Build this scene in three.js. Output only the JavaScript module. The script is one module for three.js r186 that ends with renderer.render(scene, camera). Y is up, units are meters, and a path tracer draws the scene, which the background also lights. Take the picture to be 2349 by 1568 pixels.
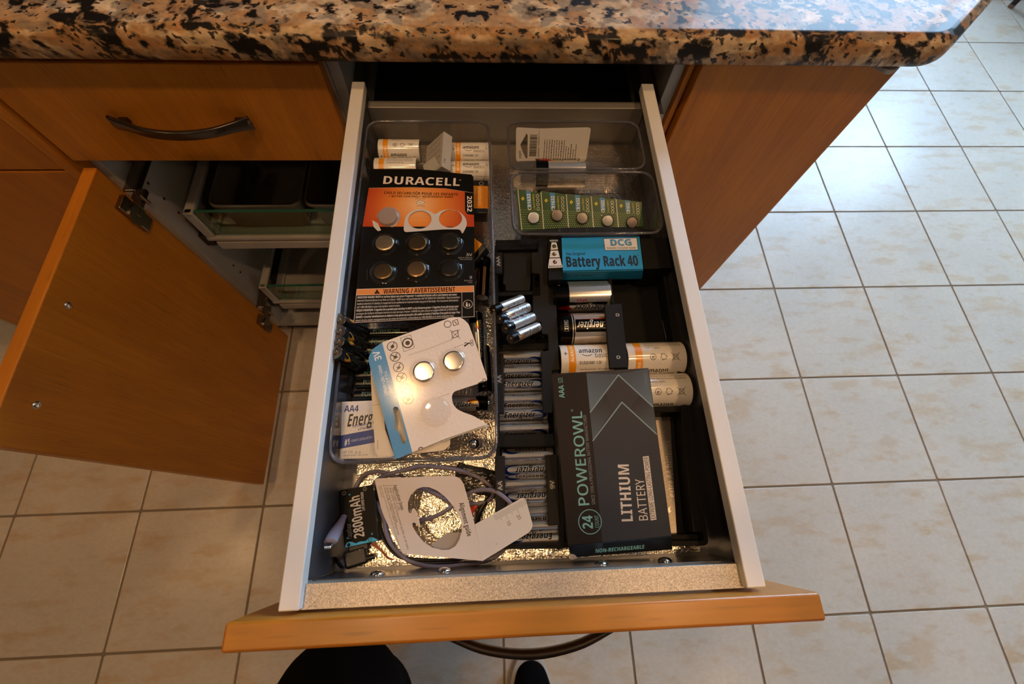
import * as THREE from 'three';
import { RoundedBoxGeometry } from 'three/addons/geometries/RoundedBoxGeometry.js';
import { mergeGeometries, mergeVertices, toCreasedNormals } from 'three/addons/utils/BufferGeometryUtils.js';
import { MarchingCubes } from 'three/addons/objects/MarchingCubes.js';

// ---------- camera, light, exposure ----------
const scene = new THREE.Scene();
const renderer = new THREE.WebGLRenderer({ antialias: true });
renderer.toneMapping = THREE.LinearToneMapping;
renderer.toneMappingExposure = 1.0;
renderer.shadowMap.enabled = true;
const camera = new THREE.PerspectiveCamera(76.3324, 1.5, 0.05, 30);
{
  const [p, r, u, b] = [[0.00000,1.23030,0.67202],[0.99861,0.03659,0.03787],[0.02150,0.37306,-0.92756],[-0.04807,0.92708,0.37176]];
  camera.position.set(...p);
  camera.quaternion.setFromRotationMatrix(new THREE.Matrix4().makeBasis(new THREE.Vector3(...r), new THREE.Vector3(...u), new THREE.Vector3(...b)));
}
camera.filmGauge = 36; camera.focus = 0.47; camera.userData.fStop = 13;
scene.background = new THREE.Color().setRGB(11, 16.4, 23);      // bright overcast daylight outside the window
const CEIL = 2.78;
const WARM = new THREE.Color().setRGB(1, 0.60, 0.28);
const LAMPS = [ // x, z, candela
  [0.76, 0.93, 2.4], [0.84, 0.3, 1.2], [-0.5, 0.92, 2.1], [-0.38, 0.24, 1.9], [-1.5, 2.0, 1.0], [1.75, 2.0, 1.8], [-2.0, 0.85, 1.2],
];
// ---------- helpers ----------
let seed = 7;
const rnd = () => { seed = (seed * 1664525 + 1013904223) >>> 0; return seed / 4294967296; };
const used = new Map();
function numbered(name) { const n = used.get(name) || 0; used.set(name, n + 1); return n ? name + '_' + String(n).padStart(3, '0') : name; }
function tag(o, label, category, group) { o.userData.label = label; o.userData.category = category; if (group) o.userData.group = group; return o; }
function thing(name, label, category, pos = [0, 0, 0], group) {
  const g = new THREE.Group(); g.name = numbered(name); g.position.set(...pos); scene.add(g);
  return tag(g, label, category, group);
}
function structure(name) { const g = new THREE.Group(); g.name = name; g.userData.kind = 'structure'; scene.add(g); return g; }
function mesh(name, geo, mat, parent, pos, rot) {
  const m = new THREE.Mesh(geo, mat); m.name = name; m.castShadow = m.receiveShadow = true;
  if (pos) m.position.set(...pos);
  if (rot) m.rotation.set(...rot);
  (parent || scene).add(m); return m;
}
function group(name, parent, pos) { const g = new THREE.Group(); g.name = name; if (pos) g.position.set(...pos); parent.add(g); return g; }
function setFrame(g, [o, u, v], lift = 0) {            // local x = u, local y = v, local z = the surface's normal
  const U = new THREE.Vector3(...u), V = new THREE.Vector3(...v), N = U.clone().cross(V);
  g.position.set(...o).addScaledVector(N, lift);
  g.quaternion.setFromRotationMatrix(new THREE.Matrix4().makeBasis(U, V, N));
  return g;
}
// box from its corners, with rounded edges
function box(x0, x1, y0, y1, z0, z1, r = 0.001, seg = 2) {
  const w = x1 - x0, h = y1 - y0, d = z1 - z0;
  const g = r > 0 ? new RoundedBoxGeometry(w, h, d, seg, Math.min(r, w / 2.01, h / 2.01, d / 2.01)) : new THREE.BoxGeometry(w, h, d);
  g.translate((x0 + x1) / 2, (y0 + y1) / 2, (z0 + z1) / 2); return g;
}
const clean = (g) => { for (const k of Object.keys(g.attributes)) if (!['position', 'normal', 'uv'].includes(k)) g.deleteAttribute(k); return g.index ? g.toNonIndexed() : g; };
const merge = (list) => mergeGeometries(list.map(clean));
// uv in metres by the dominant axis of each normal
function boxUV(g, ox = 0, oy = 0) {
  g = clean(g); const p = g.attributes.position, n = g.attributes.normal, uv = new Float32Array(p.count * 2);
  for (let i = 0; i < p.count; i++) {
    const ax = Math.abs(n.getX(i)), ay = Math.abs(n.getY(i)), az = Math.abs(n.getZ(i));
    const [a, b] = ay >= ax && ay >= az ? [p.getX(i), p.getZ(i)] : ax >= az ? [p.getZ(i), p.getY(i)] : [p.getX(i), p.getY(i)];
    uv[i * 2] = a + ox; uv[i * 2 + 1] = b + oy;
  }
  g.setAttribute('uv', new THREE.BufferAttribute(uv, 2)); return g;
}
function shapeOf(pts, holes = []) {
  const s = new THREE.Shape(pts.map((p) => new THREE.Vector2(p[0], p[1])));
  for (const h of holes) s.holes.push(new THREE.Path(h.map((p) => new THREE.Vector2(p[0], p[1]))));
  return s;
}
// a polygon with its sharp corners rounded
function rounded(pts, r, n = 5) {
  const out = [];
  pts.forEach((p, i) => {
    const a = pts[(i + pts.length - 1) % pts.length], b = pts[(i + 1) % pts.length], rr = Array.isArray(r) ? r[i] : r;
    const da = [a[0] - p[0], a[1] - p[1]], db = [b[0] - p[0], b[1] - p[1]], la = Math.hypot(...da), lb = Math.hypot(...db), k = Math.min(rr, la * 0.45, lb * 0.45);
    if (!k) { out.push(p); return; }
    const s = [p[0] + (da[0] / la) * k, p[1] + (da[1] / la) * k], e = [p[0] + (db[0] / lb) * k, p[1] + (db[1] / lb) * k];
    for (let j = 0; j <= n; j++) { const t = j / n, m = 1 - t; out.push([m * m * s[0] + 2 * m * t * p[0] + t * t * e[0], m * m * s[1] + 2 * m * t * p[1] + t * t * e[1]]); }
  });
  return out;
}
// sheet of card: local outline extruded by t; uv runs over the rectangle rect = [u0, v0, w, h]
function sheet(pts, t, rect, holes = []) {
  const g = new THREE.ExtrudeGeometry(shapeOf(pts, holes), { depth: t, bevelEnabled: false, curveSegments: 8 });
  const p = g.attributes.position, uv = g.attributes.uv;
  for (let i = 0; i < p.count; i++) uv.setXY(i, (p.getX(i) - rect[0]) / rect[2], (p.getY(i) - rect[1]) / rect[3]);
  return g;
}
function bevelled(pts, depth, b = 0.0008, holes = []) {
  return new THREE.ExtrudeGeometry(shapeOf(pts, holes), { depth: depth - 2 * b, bevelEnabled: true, bevelThickness: b, bevelSize: b, bevelOffset: -b, bevelSegments: 2, curveSegments: 8 }).translate(0, 0, b);
}
// plan outline [x, z] extruded upwards from y0 to y1
function plan(pts, y0, y1, b = 0.0008, holes = []) {
  const f = (l) => l.map(([x, z]) => [x, -z]);
  return bevelled(f(pts), y1 - y0, b, holes.map(f)).rotateX(-Math.PI / 2).translate(0, y0, 0);
}
function tube(pts, r, seg = 90, rad = 10, closed = false) {
  return new THREE.TubeGeometry(new THREE.CatmullRomCurve3(pts.map((p) => new THREE.Vector3(...p)), closed, 'centripetal'), seg, r, rad, closed);
}
const lathe = (prof, seg = 32) => new THREE.LatheGeometry(prof.map(([r, y]) => new THREE.Vector2(r, y)), seg);
// ---------- noise ----------
function hash(x, y, s) { let h = (x * 374761393 + y * 668265263 + s * 1442695041) | 0; h = Math.imul(h ^ (h >>> 13), 1274126177); return ((h ^ (h >>> 16)) >>> 0) / 4294967296; }
function vnoise(x, y, s = 0) {
  const ix = Math.floor(x), iy = Math.floor(y), fx = x - ix, fy = y - iy, u = fx * fx * (3 - 2 * fx), v = fy * fy * (3 - 2 * fy);
  const a = hash(ix, iy, s), b = hash(ix + 1, iy, s), c = hash(ix, iy + 1, s), d = hash(ix + 1, iy + 1, s);
  return a + (b - a) * u + (c - a) * v + (a - b - c + d) * u * v;
}
function fbm(x, y, s = 0, o = 4) { let a = 0.5, t = 0, n = 0; for (let i = 0; i < o; i++) { t += a * vnoise(x, y, s + i); n += a; a *= 0.5; x *= 2.03; y *= 2.03; } return t / n; }
const smooth = (a, b, x) => { const t = Math.min(1, Math.max(0, (x - a) / (b - a))); return t * t * (3 - 2 * t); };
function dataTex(w, h, fn, srgb = true, repeat) {       // fn(x, y) -> [r, g, b] 0..255
  const d = new Uint8Array(w * h * 4);
  for (let y = 0, i = 0; y < h; y++) for (let x = 0; x < w; x++, i += 4) { const c = fn(x, y); for (let k = 0; k < 3; k++) d[i + k] = Math.max(0, Math.min(255, c[k])); d[i + 3] = 255; }
  const t = new THREE.DataTexture(d, w, h, THREE.RGBAFormat); t.magFilter = THREE.LinearFilter; t.minFilter = THREE.LinearMipmapLinearFilter; t.generateMipmaps = true;
  t.wrapS = t.wrapT = THREE.MirroredRepeatWrapping; if (srgb) t.colorSpace = THREE.SRGBColorSpace;
  if (repeat) t.repeat.set(repeat[0], repeat[1]);
  t.needsUpdate = true; return t;
}
function canvasTex(w, h, draw, srgb = true) {
  const c = document.createElement('canvas'); c.width = w; c.height = h; const g = c.getContext('2d'); draw(g, w, h);
  const t = new THREE.CanvasTexture(c); if (srgb) t.colorSpace = THREE.SRGBColorSpace; return t;
}
// text fitted into a given width; o: {s: size, w: width, font, color, align, skew, rot, stroke}
function text(g, str, x, y, o) {
  g.save(); g.translate(x, y); if (o.rot) g.rotate(o.rot); if (o.skew) g.transform(1, 0, -o.skew, 1, 0, 0);
  g.font = (o.bold ? 'bold ' : '') + o.s + 'px ' + (o.font || 'sans-serif'); g.textBaseline = 'middle'; g.textAlign = 'left';
  const m = g.measureText(str).width, k = o.w ? o.w / m : 1; g.scale(k, o.sy || 1);
  const dx = o.align === 'center' ? -m / 2 : o.align === 'right' ? -m : 0;
  if (o.stroke) { g.strokeStyle = o.stroke; g.lineWidth = o.lw || 2; g.lineJoin = 'round'; g.strokeText(str, dx, 0); }
  g.fillStyle = o.color || '#000'; g.fillText(str, dx, 0); g.restore();
}
// small print too fine to read: rows of short dashes
function greeking(g, x, y, w, rows, lh, color, th = 0.45) {
  g.fillStyle = color;
  for (let r = 0; r < rows; r++) { let cx = x; const end = x + w * (r === rows - 1 ? 0.7 : 0.92 + 0.08 * rnd()); while (cx < end) { const l = lh * (0.5 + 2 * rnd()); g.fillRect(cx, y + r * lh, Math.min(l, end - cx), lh * th); cx += l + lh * 0.35; } }
}
const std = (o) => new THREE.MeshStandardMaterial(o);
const phys = (o) => new THREE.MeshPhysicalMaterial(o);
const rgb = (r, g, b) => new THREE.Color().setRGB(r, g, b);
// ---------- shared materials ----------
const woodTex = (() => dataTex(512, 1024, (x, y) => {     // grain along v, 0.5 m by 1 m
  const f = fbm(x * 0.05, y * 0.006, 3, 4), s = vnoise(x * 0.55, y * 0.018, 9), st = vnoise(x * 0.9, y * 0.03, 21);
  const k = 0.86 + 0.18 * f + 0.07 * (s - 0.5) - (st > 0.84 ? (st - 0.84) * 0.9 : 0);
  return [202 * k, 124 * k * (0.98 + 0.04 * f), 32 * k];
}))();
woodTex.repeat.set(2, 1);
const woodAcross = woodTex.clone(); woodAcross.rotation = Math.PI / 2; woodAcross.repeat.set(1.6, 1.2);
const M = {
  wood: phys({ map: woodTex, roughness: 0.45, specularIntensity: 0.55, clearcoat: 0.1, clearcoatRoughness: 0.15 }),
  woodX: phys({ map: woodAcross, roughness: 0.4, clearcoat: 0.3, clearcoatRoughness: 0.2 }),
  white: std({ color: rgb(0.46, 0.43, 0.38), roughness: 0.5 }),
  rail: phys({ color: rgb(0.80, 0.77, 0.73), roughness: 0.42, metalness: 0.05, clearcoat: 0.2 }),
  railIn: std({ color: rgb(0.13, 0.14, 0.165), roughness: 0.38, metalness: 0.75 }),
  steel: std({ color: rgb(0.3, 0.29, 0.29), roughness: 0.34, metalness: 0.9 }),
  chrome: std({ color: rgb(0.72, 0.7, 0.68), roughness: 0.16, metalness: 1 }),
  nickel: std({ color: rgb(0.55, 0.5, 0.45), roughness: 0.25, metalness: 1 }),
  bronze: std({ color: rgb(0.10, 0.078, 0.065), roughness: 0.22, metalness: 0.85 }),
  capDark: std({ color: rgb(0.2, 0.16, 0.12), roughness: 0.3, metalness: 1 }),
  black: std({ color: rgb(0.012, 0.012, 0.013), roughness: 0.42 }),
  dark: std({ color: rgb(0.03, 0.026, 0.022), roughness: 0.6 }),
  grout: std({ color: rgb(0.27, 0.215, 0.155), roughness: 0.95 }),
  wall: std({ color: rgb(0.16, 0.13, 0.09), roughness: 0.9 }),
  ceiling: std({ color: rgb(0.24, 0.21, 0.17), roughness: 0.95 }),
  clear: phys({ color: rgb(0.95, 0.95, 0.96), roughness: 0.04, transmission: 1, thickness: 0, ior: 1.5 }),
  rim: phys({ color: rgb(0.34, 0.35, 0.4), roughness: 0.04, transmission: 0.75, thickness: 0, ior: 1.5 }),
  glass: phys({ color: rgb(0.8, 0.92, 0.88), roughness: 0.03, transmission: 1, thickness: 0, ior: 1.5 }),
  glassEdge: phys({ color: rgb(0.08, 0.3, 0.22), roughness: 0.1, transmission: 0.5, thickness: 0 }),
};
// ---------- the room ----------
const RX0 = -2.9, RX1 = 4.4, RZ0 = -2.25, RZ1 = 2.9, W = 0.14;
{
  const fl = structure('floor');
  mesh('grout_bed', new THREE.BoxGeometry(RX1 - RX0 + 2 * W, 0.1, RZ1 - RZ0 + 2 * W).translate((RX0 + RX1) / 2, -0.0525, (RZ0 + RZ1) / 2), M.grout, fl);
  const T = 0.307, GX = 0.9349, GZ = 0.0093, gap = 0.0052;
  const tileTex = dataTex(1024, 1024, (x, y) => {         // 0.92 m square: three tiles by three
    const c = fbm(x * 0.011, y * 0.03, 31, 5), d = fbm(x * 0.02 + 7, y * 0.05, 57, 4), e = fbm(x * 0.12, y * 0.2, 77, 3);
    const m = smooth(0.52, 0.8, c) * 0.36 + smooth(0.58, 0.82, d) * 0.26, k = 0.97 + 0.06 * (e - 0.5) + 0.05 * (fbm(x * 0.006, y * 0.006, 5, 2) - 0.5);
    return [(226 - 18 * m) * k, (213 - 44 * m) * k, (196 - 74 * m) * k];
  });
  const tileMat = phys({ map: tileTex, roughness: 0.36, clearcoat: 0.25, clearcoatRoughness: 0.18 });
  const variants = [];
  for (let v = 0; v < 9; v++) {
    const s = T - gap, h = s / 2, r = 0.004;
    const g = bevelled(rounded([[-h, -h], [h, -h], [h, h], [-h, h]], r, 2), 0.008, 0.0012).rotateX(-Math.PI / 2).translate(0, -0.008, 0);
    const p = g.attributes.position, uv = g.attributes.uv, ox = (v % 3) * 0.3333, oy = Math.floor(v / 3) * 0.3333;
    for (let i = 0; i < p.count; i++) uv.setXY(i, ox + (p.getX(i) + h) / 0.92, oy + (p.getZ(i) + h) / 0.92);
    variants.push(g);
  }
  const rest = [];
  for (let i = Math.ceil((RX0 - GX) / T) - 1; GX + i * T < RX1; i++) for (let j = Math.ceil((RZ0 - GZ) / T) - 1; GZ + j * T < RZ1; j++) {
    const x = GX + (i + 0.5) * T, z = GZ + (j + 0.5) * T, v = variants[Math.floor(hash(i + 50, j + 50, 4) * 9)], q = Math.floor(hash(i + 9, j + 70, 8) * 2) * Math.PI;
    if (x < RX0 + 0.02 || x > RX1 - 0.02 || z < RZ0 + 0.02 || z > RZ1 - 0.02) continue;
    if (x > -1.7 && x < 2.9 && z > -2.1 && z < 1.35) mesh(numbered('floor_tile'), v, tileMat, fl, [x, (hash(i, j, 2) - 0.5) * 0.0008, z], [0, q, 0]);
    else rest.push(v.clone().rotateY(q).translate(x, 0, z));
  }
  const far = mesh('outer_floor_tiles', merge(rest), tileMat, fl); far.userData.kind = 'stuff';
  const H = CEIL, cx = (RX0 + RX1) / 2, lx = RX1 - RX0 + 2 * W, cz = (RZ0 + RZ1) / 2, lz = RZ1 - RZ0 + 2 * W;
  const ce = structure('ceiling'); mesh('ceiling_board', new THREE.BoxGeometry(lx, 0.12, lz).translate(cx, H + 0.06, cz), M.ceiling, ce);
  const wl = structure('wall_left'); mesh('wall_board', box(RX0 - W, RX0, 0, H, RZ0 - W, RZ1 + W, 0), M.wall, wl);
  const wr = structure('wall_right'); mesh('wall_board', box(RX1, RX1 + W, 0, H, RZ0 - W, RZ1 + W, 0), M.wall, wr);
  const wf = structure('wall_front'); mesh('wall_board', box(RX0 - W, RX1 + W, 0, H, RZ1, RZ1 + W, 0), M.wall, wf);
  // the back wall with its tall glazed opening
  const WX0 = 1.3, WX1 = 4.2, WY0 = 1.15, WY1 = 2.56;
  const wb = structure('wall_back');
  mesh('wall_board', merge([box(RX0 - W, WX0, 0, H, RZ0 - W, RZ0, 0), box(WX1, RX1 + W, 0, H, RZ0 - W, RZ0, 0), box(WX0, WX1, WY1, H, RZ0 - W, RZ0, 0), box(WX0, WX1, 0, WY0, RZ0 - W, RZ0, 0)]), M.wall, wb);
  const wi = structure('window_1');
  const fm = std({ color: rgb(0.75, 0.75, 0.74), roughness: 0.4 });
  const f = [box(WX0, WX1, WY0, WY0 + 0.06, RZ0 - 0.09, RZ0 - 0.03, 0.004), box(WX0, WX1, WY1 - 0.06, WY1, RZ0 - 0.09, RZ0 - 0.03, 0.004)];
  for (const x of [WX0, 3.0, WX1 - 0.06]) f.push(box(x, x + 0.06, WY0 + 0.06, WY1 - 0.06, RZ0 - 0.09, RZ0 - 0.03, 0.004));
  mesh('window_frame', merge(f), fm, wi);
  for (const [a, b] of [[WX0 + 0.03, 3.02], [3.04, WX1 - 0.03]]) { mesh(numbered('pane'), box(a, b, WY0 + 0.06, WY1 - 0.06, RZ0 - 0.064, RZ0 - 0.058, 0), phys({ color: rgb(1, 1, 1), roughness: 0.0, transmission: 1, thickness: 0 }), wi); }
  // baseboards
  const bb = std({ color: rgb(0.7, 0.68, 0.63), roughness: 0.5 });
  mesh('baseboard_left', box(RX0, RX0 + 0.012, 0, 0.09, RZ0, RZ1, 0.002), bb).userData.kind = 'structure';
  mesh('baseboard_front', box(RX0, RX1, 0, 0.09, RZ1 - 0.012, RZ1, 0.002), bb).userData.kind = 'structure';
  mesh('baseboard_right', box(RX1 - 0.012, RX1, 0, 0.09, RZ0, RZ1, 0.002), bb).userData.kind = 'structure';
  mesh('baseboard_back', box(RX0, RX1, 0, 0.09, RZ0, RZ0 + 0.012, 0.002), bb).userData.kind = 'structure';
  // recessed ceiling lights
  const where = ['above the right side of the open drawer', 'above the island, to the right of the drawer', 'above the left side of the open drawer', 'above the island front edge', 'behind the person, left', 'behind the person, right', 'near the left wall'];
  LAMPS.forEach(([x, z, cd], i) => {
    const t = thing('ceiling_light', 'round white recessed ceiling light ' + where[i], 'ceiling light', [x, CEIL, z], 'recessed ceiling lights');
    mesh('trim_ring', lathe([[0.05, -0.001], [0.055, -0.006], [0.07, -0.006], [0.078, -0.001], [0.078, 0]], 40), std({ color: rgb(0.8, 0.8, 0.78), roughness: 0.4 }), t);
    mesh('lamp_disc', new THREE.CylinderGeometry(0.05, 0.05, 0.003, 40).translate(0, -0.0016, 0), std({ color: rgb(0.3, 0.25, 0.2), emissive: WARM, emissiveIntensity: 12 }), t);
    const l = new THREE.SpotLight(WARM, cd, 0, 1.25, 0.55, 2); l.position.set(x, CEIL - 0.012, z); l.target.position.set(x, 0, z);
    l.castShadow = true; l.shadow.radius = 2.2; scene.add(l, l.target);
  });
}
// ---------- countertop ----------
{
  const gtex = dataTex(2048, 768, (x, y) => {
    const wx = x + 22 * (fbm(x * 0.02, y * 0.02, 61, 3) - 0.5), wy = y + 22 * (fbm(x * 0.02 + 40, y * 0.02, 62, 3) - 0.5);
    const a = fbm(wx * 0.022, wy * 0.03, 8, 4), b = fbm(wx * 0.035 + 9, wy * 0.045, 15, 4), e = fbm(x * 0.12, y * 0.14, 23, 3), lump = fbm(wx * 0.06, wy * 0.075, 29, 2);
    const pale = smooth(0.5, 0.62, a), rust = smooth(0.5, 0.66, b) * (1 - pale * 0.6), grey = smooth(0.54, 0.66, fbm(wx * 0.03 + 70, wy * 0.042, 33, 4));
    let c = [170, 130, 88]; const mixc = (t, k) => { c = c.map((v, i) => v + (t[i] - v) * k); };
    mixc([200, 172, 134], pale * 0.9); mixc([164, 108, 62], rust * 0.45); mixc([128, 114, 96], grey * 0.7); const k = 0.92 + 0.24 * e + 0.26 * (lump - 0.5); c = c.map((v) => v * k);
    const big = fbm(x * 0.011, y * 0.011, 71, 3), bl = fbm(wx * 0.048, wy * 0.052, 72, 5) + 0.34 * (big - 0.5), s2 = fbm(wx * 0.1, wy * 0.11, 79, 3) + 0.3 * (big - 0.5);
    const m = Math.max(smooth(0.60, 0.665, bl), 0.85 * smooth(0.655, 0.72, s2)) * 0.94; mixc([88, 66, 46], 0.6 * smooth(0.5, 0.62, bl) * (1 - m)); mixc([19, 17, 18], m); return c;
  });
  gtex.repeat.set(1 / 1.3, 1 / 0.488);
  const granite = phys({ map: gtex, roughness: 0.4, specularIntensity: 0.35, clearcoat: 0.07, clearcoatRoughness: 0.03, ior: 1.5 });
  const t = thing('countertop', 'polished tan and black speckled granite island countertop with rounded edge', 'countertop', [0, 0.875, 0]);
  const out = rounded([[-2.4, -0.62], [1.35, -0.62], [1.35, -0.585], [0.545, 0.1835], [-2.4, 0.1835]], [0.01, 0.05, 0.05, 0.022, 0.01], 8);
  const g = new THREE.ExtrudeGeometry(shapeOf(out.map(([x, z]) => [x, -z])), { depth: 0.008, bevelEnabled: true, bevelThickness: 0.0155, bevelSize: 0.0155, bevelOffset: -0.0155, bevelSegments: 8, curveSegments: 8 }).translate(0, 0, 0.0155).rotateX(-Math.PI / 2);
  const p = g.attributes.position, uv = g.attributes.uv;
  for (let i = 0; i < p.count; i++) uv.setXY(i, p.getX(i) + 0.35 * p.getY(i), p.getZ(i) - p.getY(i) * 1.0);
  const sg = toCreasedNormals(g, 0.6), sp = sg.attributes.position, sn = sg.attributes.normal;   // keep the flat top truly flat
  for (let i = 0; i < sp.count; i += 3) { const y = Math.min(sp.getY(i), sp.getY(i + 1), sp.getY(i + 2)), Y = Math.max(sp.getY(i), sp.getY(i + 1), sp.getY(i + 2)); if (Y - y < 1e-6) for (let j = 0; j < 3; j++) sn.setXYZ(i + j, 0, y > 0.02 ? 1 : -1, 0); }
  mesh('slab', sg, granite, t);
  const un = rounded([[-2.35, -0.6], [1.2, -0.6], [0.56, 0.181], [-2.35, 0.15]], [0.01, 0.05, 0.05, 0.01], 8);
  mesh('underlay', plan(rounded([[-2.35, -0.6], [1.33, -0.6], [1.33, -0.58], [0.605, 0.10], [0.5, 0.1835], [0.47, 0.15], [-2.35, 0.15]], [0, 0.02, 0.02, 0.03, 0.012, 0.01, 0], 8), -0.006, -0.0003, 0.001), std({ color: rgb(0.3, 0.29, 0.28), roughness: 0.5 }), t);
}
// ---------- base cabinets ----------
function bowHandle(parent, w, pos) {                       // bowed bar pull on two feet, facing +z
  const n = 28, prof = [], g = [];
  const curve = new THREE.CatmullRomCurve3([[-w / 2 - 0.006, 0, 0.0055], [-w / 2 + 0.012, 0, 0.012], [-w * 0.25, 0, 0.0235], [0, 0, 0.029], [w * 0.25, 0, 0.0235], [w / 2 - 0.012, 0, 0.012], [w / 2 + 0.006, 0, 0.0055]].map((p) => new THREE.Vector3(...p)));
  const pos3 = [], idx = [], ring = 12;
  for (let i = 0; i <= n; i++) {
    const c = curve.getPoint(i / n), tg = curve.getTangent(i / n), k = Math.abs(i / n - 0.5) * 2, hy = 0.0068 + 0.004 * k * k * k, hz = 0.0036 - 0.0008 * k;
    for (let j = 0; j < ring; j++) { const a = (j / ring) * 2 * Math.PI, e = Math.cos(a), s = Math.sin(a); const yy = Math.sign(s) * Math.pow(Math.abs(s), 0.6) * hy, nn = Math.sign(e) * Math.pow(Math.abs(e), 0.6) * hz; pos3.push(c.x - tg.z * nn, c.y + yy, c.z + tg.x * nn); }
  }
  for (let i = 0; i < n; i++) for (let j = 0; j < ring; j++) { const a = i * ring + j, b = i * ring + ((j + 1) % ring), c = a + ring, d = b + ring; idx.push(a, b, c, b, d, c); }
  for (const e of [0, n]) { const base = e * ring; for (let j = 1; j < ring - 1; j++) e ? idx.push(base, base + j, base + j + 1) : idx.push(base, base + j + 1, base + j); }
  const bar = new THREE.BufferGeometry(); bar.setAttribute('position', new THREE.Float32BufferAttribute(pos3, 3)); bar.setIndex(idx);
  bar.setAttribute('uv', new THREE.Float32BufferAttribute(new Float32Array((pos3.length / 3) * 2), 2)); bar.computeVertexNormals();
  const feet = [-1, 1].map((s) => box(s * (w / 2 - 0.009) - 0.006, s * (w / 2 - 0.009) + 0.006, -0.005, 0.005, 0, 0.0105, 0.002));
  return mesh('handle', merge([bar, ...feet]), M.bronze, parent, pos);
}
const FACE = 0.16;
function frontPanel(name, x0, x1, y0, y1, parent, mat = M.wood) { return mesh(name, boxUV(box(x0, x1, y0, y1, FACE - 0.019, FACE, 0.0025, 3), 0.13 * x0, 0.3), mat, parent); }
const CT = 0.868;                                          // underside of the top
{
  // neighbour on the far left
  const n = thing('base_cabinet', 'beech base cabinet at the far left behind the open door, its fronts closed', 'cabinet', [0, 0, 0]);
  mesh('carcass', merge([box(-1.25, -0.634, 0.1, CT, -0.42, 0.138, 0.001)]), M.white, n);
  frontPanel('drawer_front', -1.24, -0.6375, 0.692, 0.862, n); frontPanel('door', -1.24, -0.6375, 0.105, 0.688, n);
  mesh('plinth', box(-1.25, -0.634, 0.0, 0.1, -0.40, 0.115, 0.001), M.dark, n);
  const p = mesh('filler_strip', boxUV(box(-0.6345, -0.6165, 0.1, CT, 0.12, 0.166, 0.004, 3)), M.wood, n);
}
const LC = thing('base_cabinet', 'beech base cabinet with closed top drawer and its door swung open', 'cabinet', [0, 0, 0]);
{
  const c = LC;
  mesh('side_panel', merge([box(-0.614, -0.5985, 0.0635, CT, -0.42, 0.139, 0.001)]), M.white, c);
  mesh('side_panel', merge([box(-0.214, -0.1985, 0.0635, CT, -0.42, 0.139, 0.001)]), M.white, c);
  mesh('bottom_panel', box(-0.5985, -0.214, 0.0635, 0.0815, -0.42, 0.139, 0.001), M.white, c);
  mesh('back_panel', box(-0.5985, -0.214, 0.0815, CT, -0.42, -0.41, 0.001), M.white, c);
  mesh('top_rail', box(-0.5985, -0.214, CT - 0.02, CT, -0.40, 0.12, 0.001), M.white, c);
  mesh('plinth', boxUV(box(-0.614, -0.2, 0.012, 0.0625, 0.098, 0.114, 0.001)), M.wood, c);
  mesh('plinth_seal', box(-0.614, -0.2, 0.0, 0.011, 0.098, 0.115, 0.001), M.dark, c);
  const d = group('drawer', c);
  frontPanel('drawer_front', -0.6125, -0.2005, 0.709, 0.862, d);
  bowHandle(d, 0.168, [-0.407, 0.783, FACE]);
  // shelf-pin holes in the left side
  const hole = new THREE.CylinderGeometry(0.0026, 0.0026, 0.001, 14).rotateZ(Math.PI / 2), hm = std({ color: rgb(0.05, 0.03, 0.02), roughness: 0.9 });
  for (const y of [0.6, 0.56, 0.52, 0.33, 0.3]) mesh('pin_hole', hole, hm, c, [-0.598, y, 0.103]);
  // the open door, hinged at the left side panel
  const dr = group('door', c);
  mesh('door_panel', boxUV(box(-0.5945, -0.575, 0.0665, 0.7095, 0.1716, 0.5745, 0.0022, 3), 0.2, 0.1), M.wood, dr);
  for (const y of [0.634, 0.205]) {
    const parts = [
      box(-0.575, -0.566, y - 0.031, y + 0.031, 0.183, 0.209, 0.002),            // wing plate on the door
      new THREE.CylinderGeometry(0.0165, 0.0165, 0.004, 28).rotateZ(Math.PI / 2).translate(-0.5655, y, 0.199),
      box(-0.5985, -0.5765, y - 0.0065, y + 0.0065, 0.068, 0.155, 0.004),        // long arm along the cabinet side
      box(-0.582, -0.562, y - 0.005, y + 0.005, 0.148, 0.186, 0.003),
      box(-0.566, -0.5625, y - 0.004, y + 0.004, 0.168, 0.2, 0.001),
      new THREE.CylinderGeometry(0.003, 0.003, 0.022, 12).translate(-0.558, y + 0.006, 0.171),
    ];
    mesh('hinge', merge(parts), std({ color: rgb(0.30, 0.26, 0.22), roughness: 0.25, metalness: 1 }), dr);
  }
  const sc = () => merge([new THREE.SphereGeometry(0.0052, 18, 10, 0, Math.PI * 2, 0, Math.PI / 2).scale(1, 0.6, 1).rotateZ(-Math.PI / 2), new THREE.CylinderGeometry(0.0056, 0.0056, 0.0012, 18).rotateZ(-Math.PI / 2), box(0.0022, 0.0036, -0.003, 0.003, -0.0005, 0.0005, 0), box(0.0022, 0.0036, -0.0005, 0.0005, -0.003, 0.003, 0)]);
  for (const q of [[-.575,.6776,.3826], [-.575,.67,.5187]]) mesh('screw', sc(), M.chrome, dr, [-0.5745, q[1], q[2]]);
}
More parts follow.
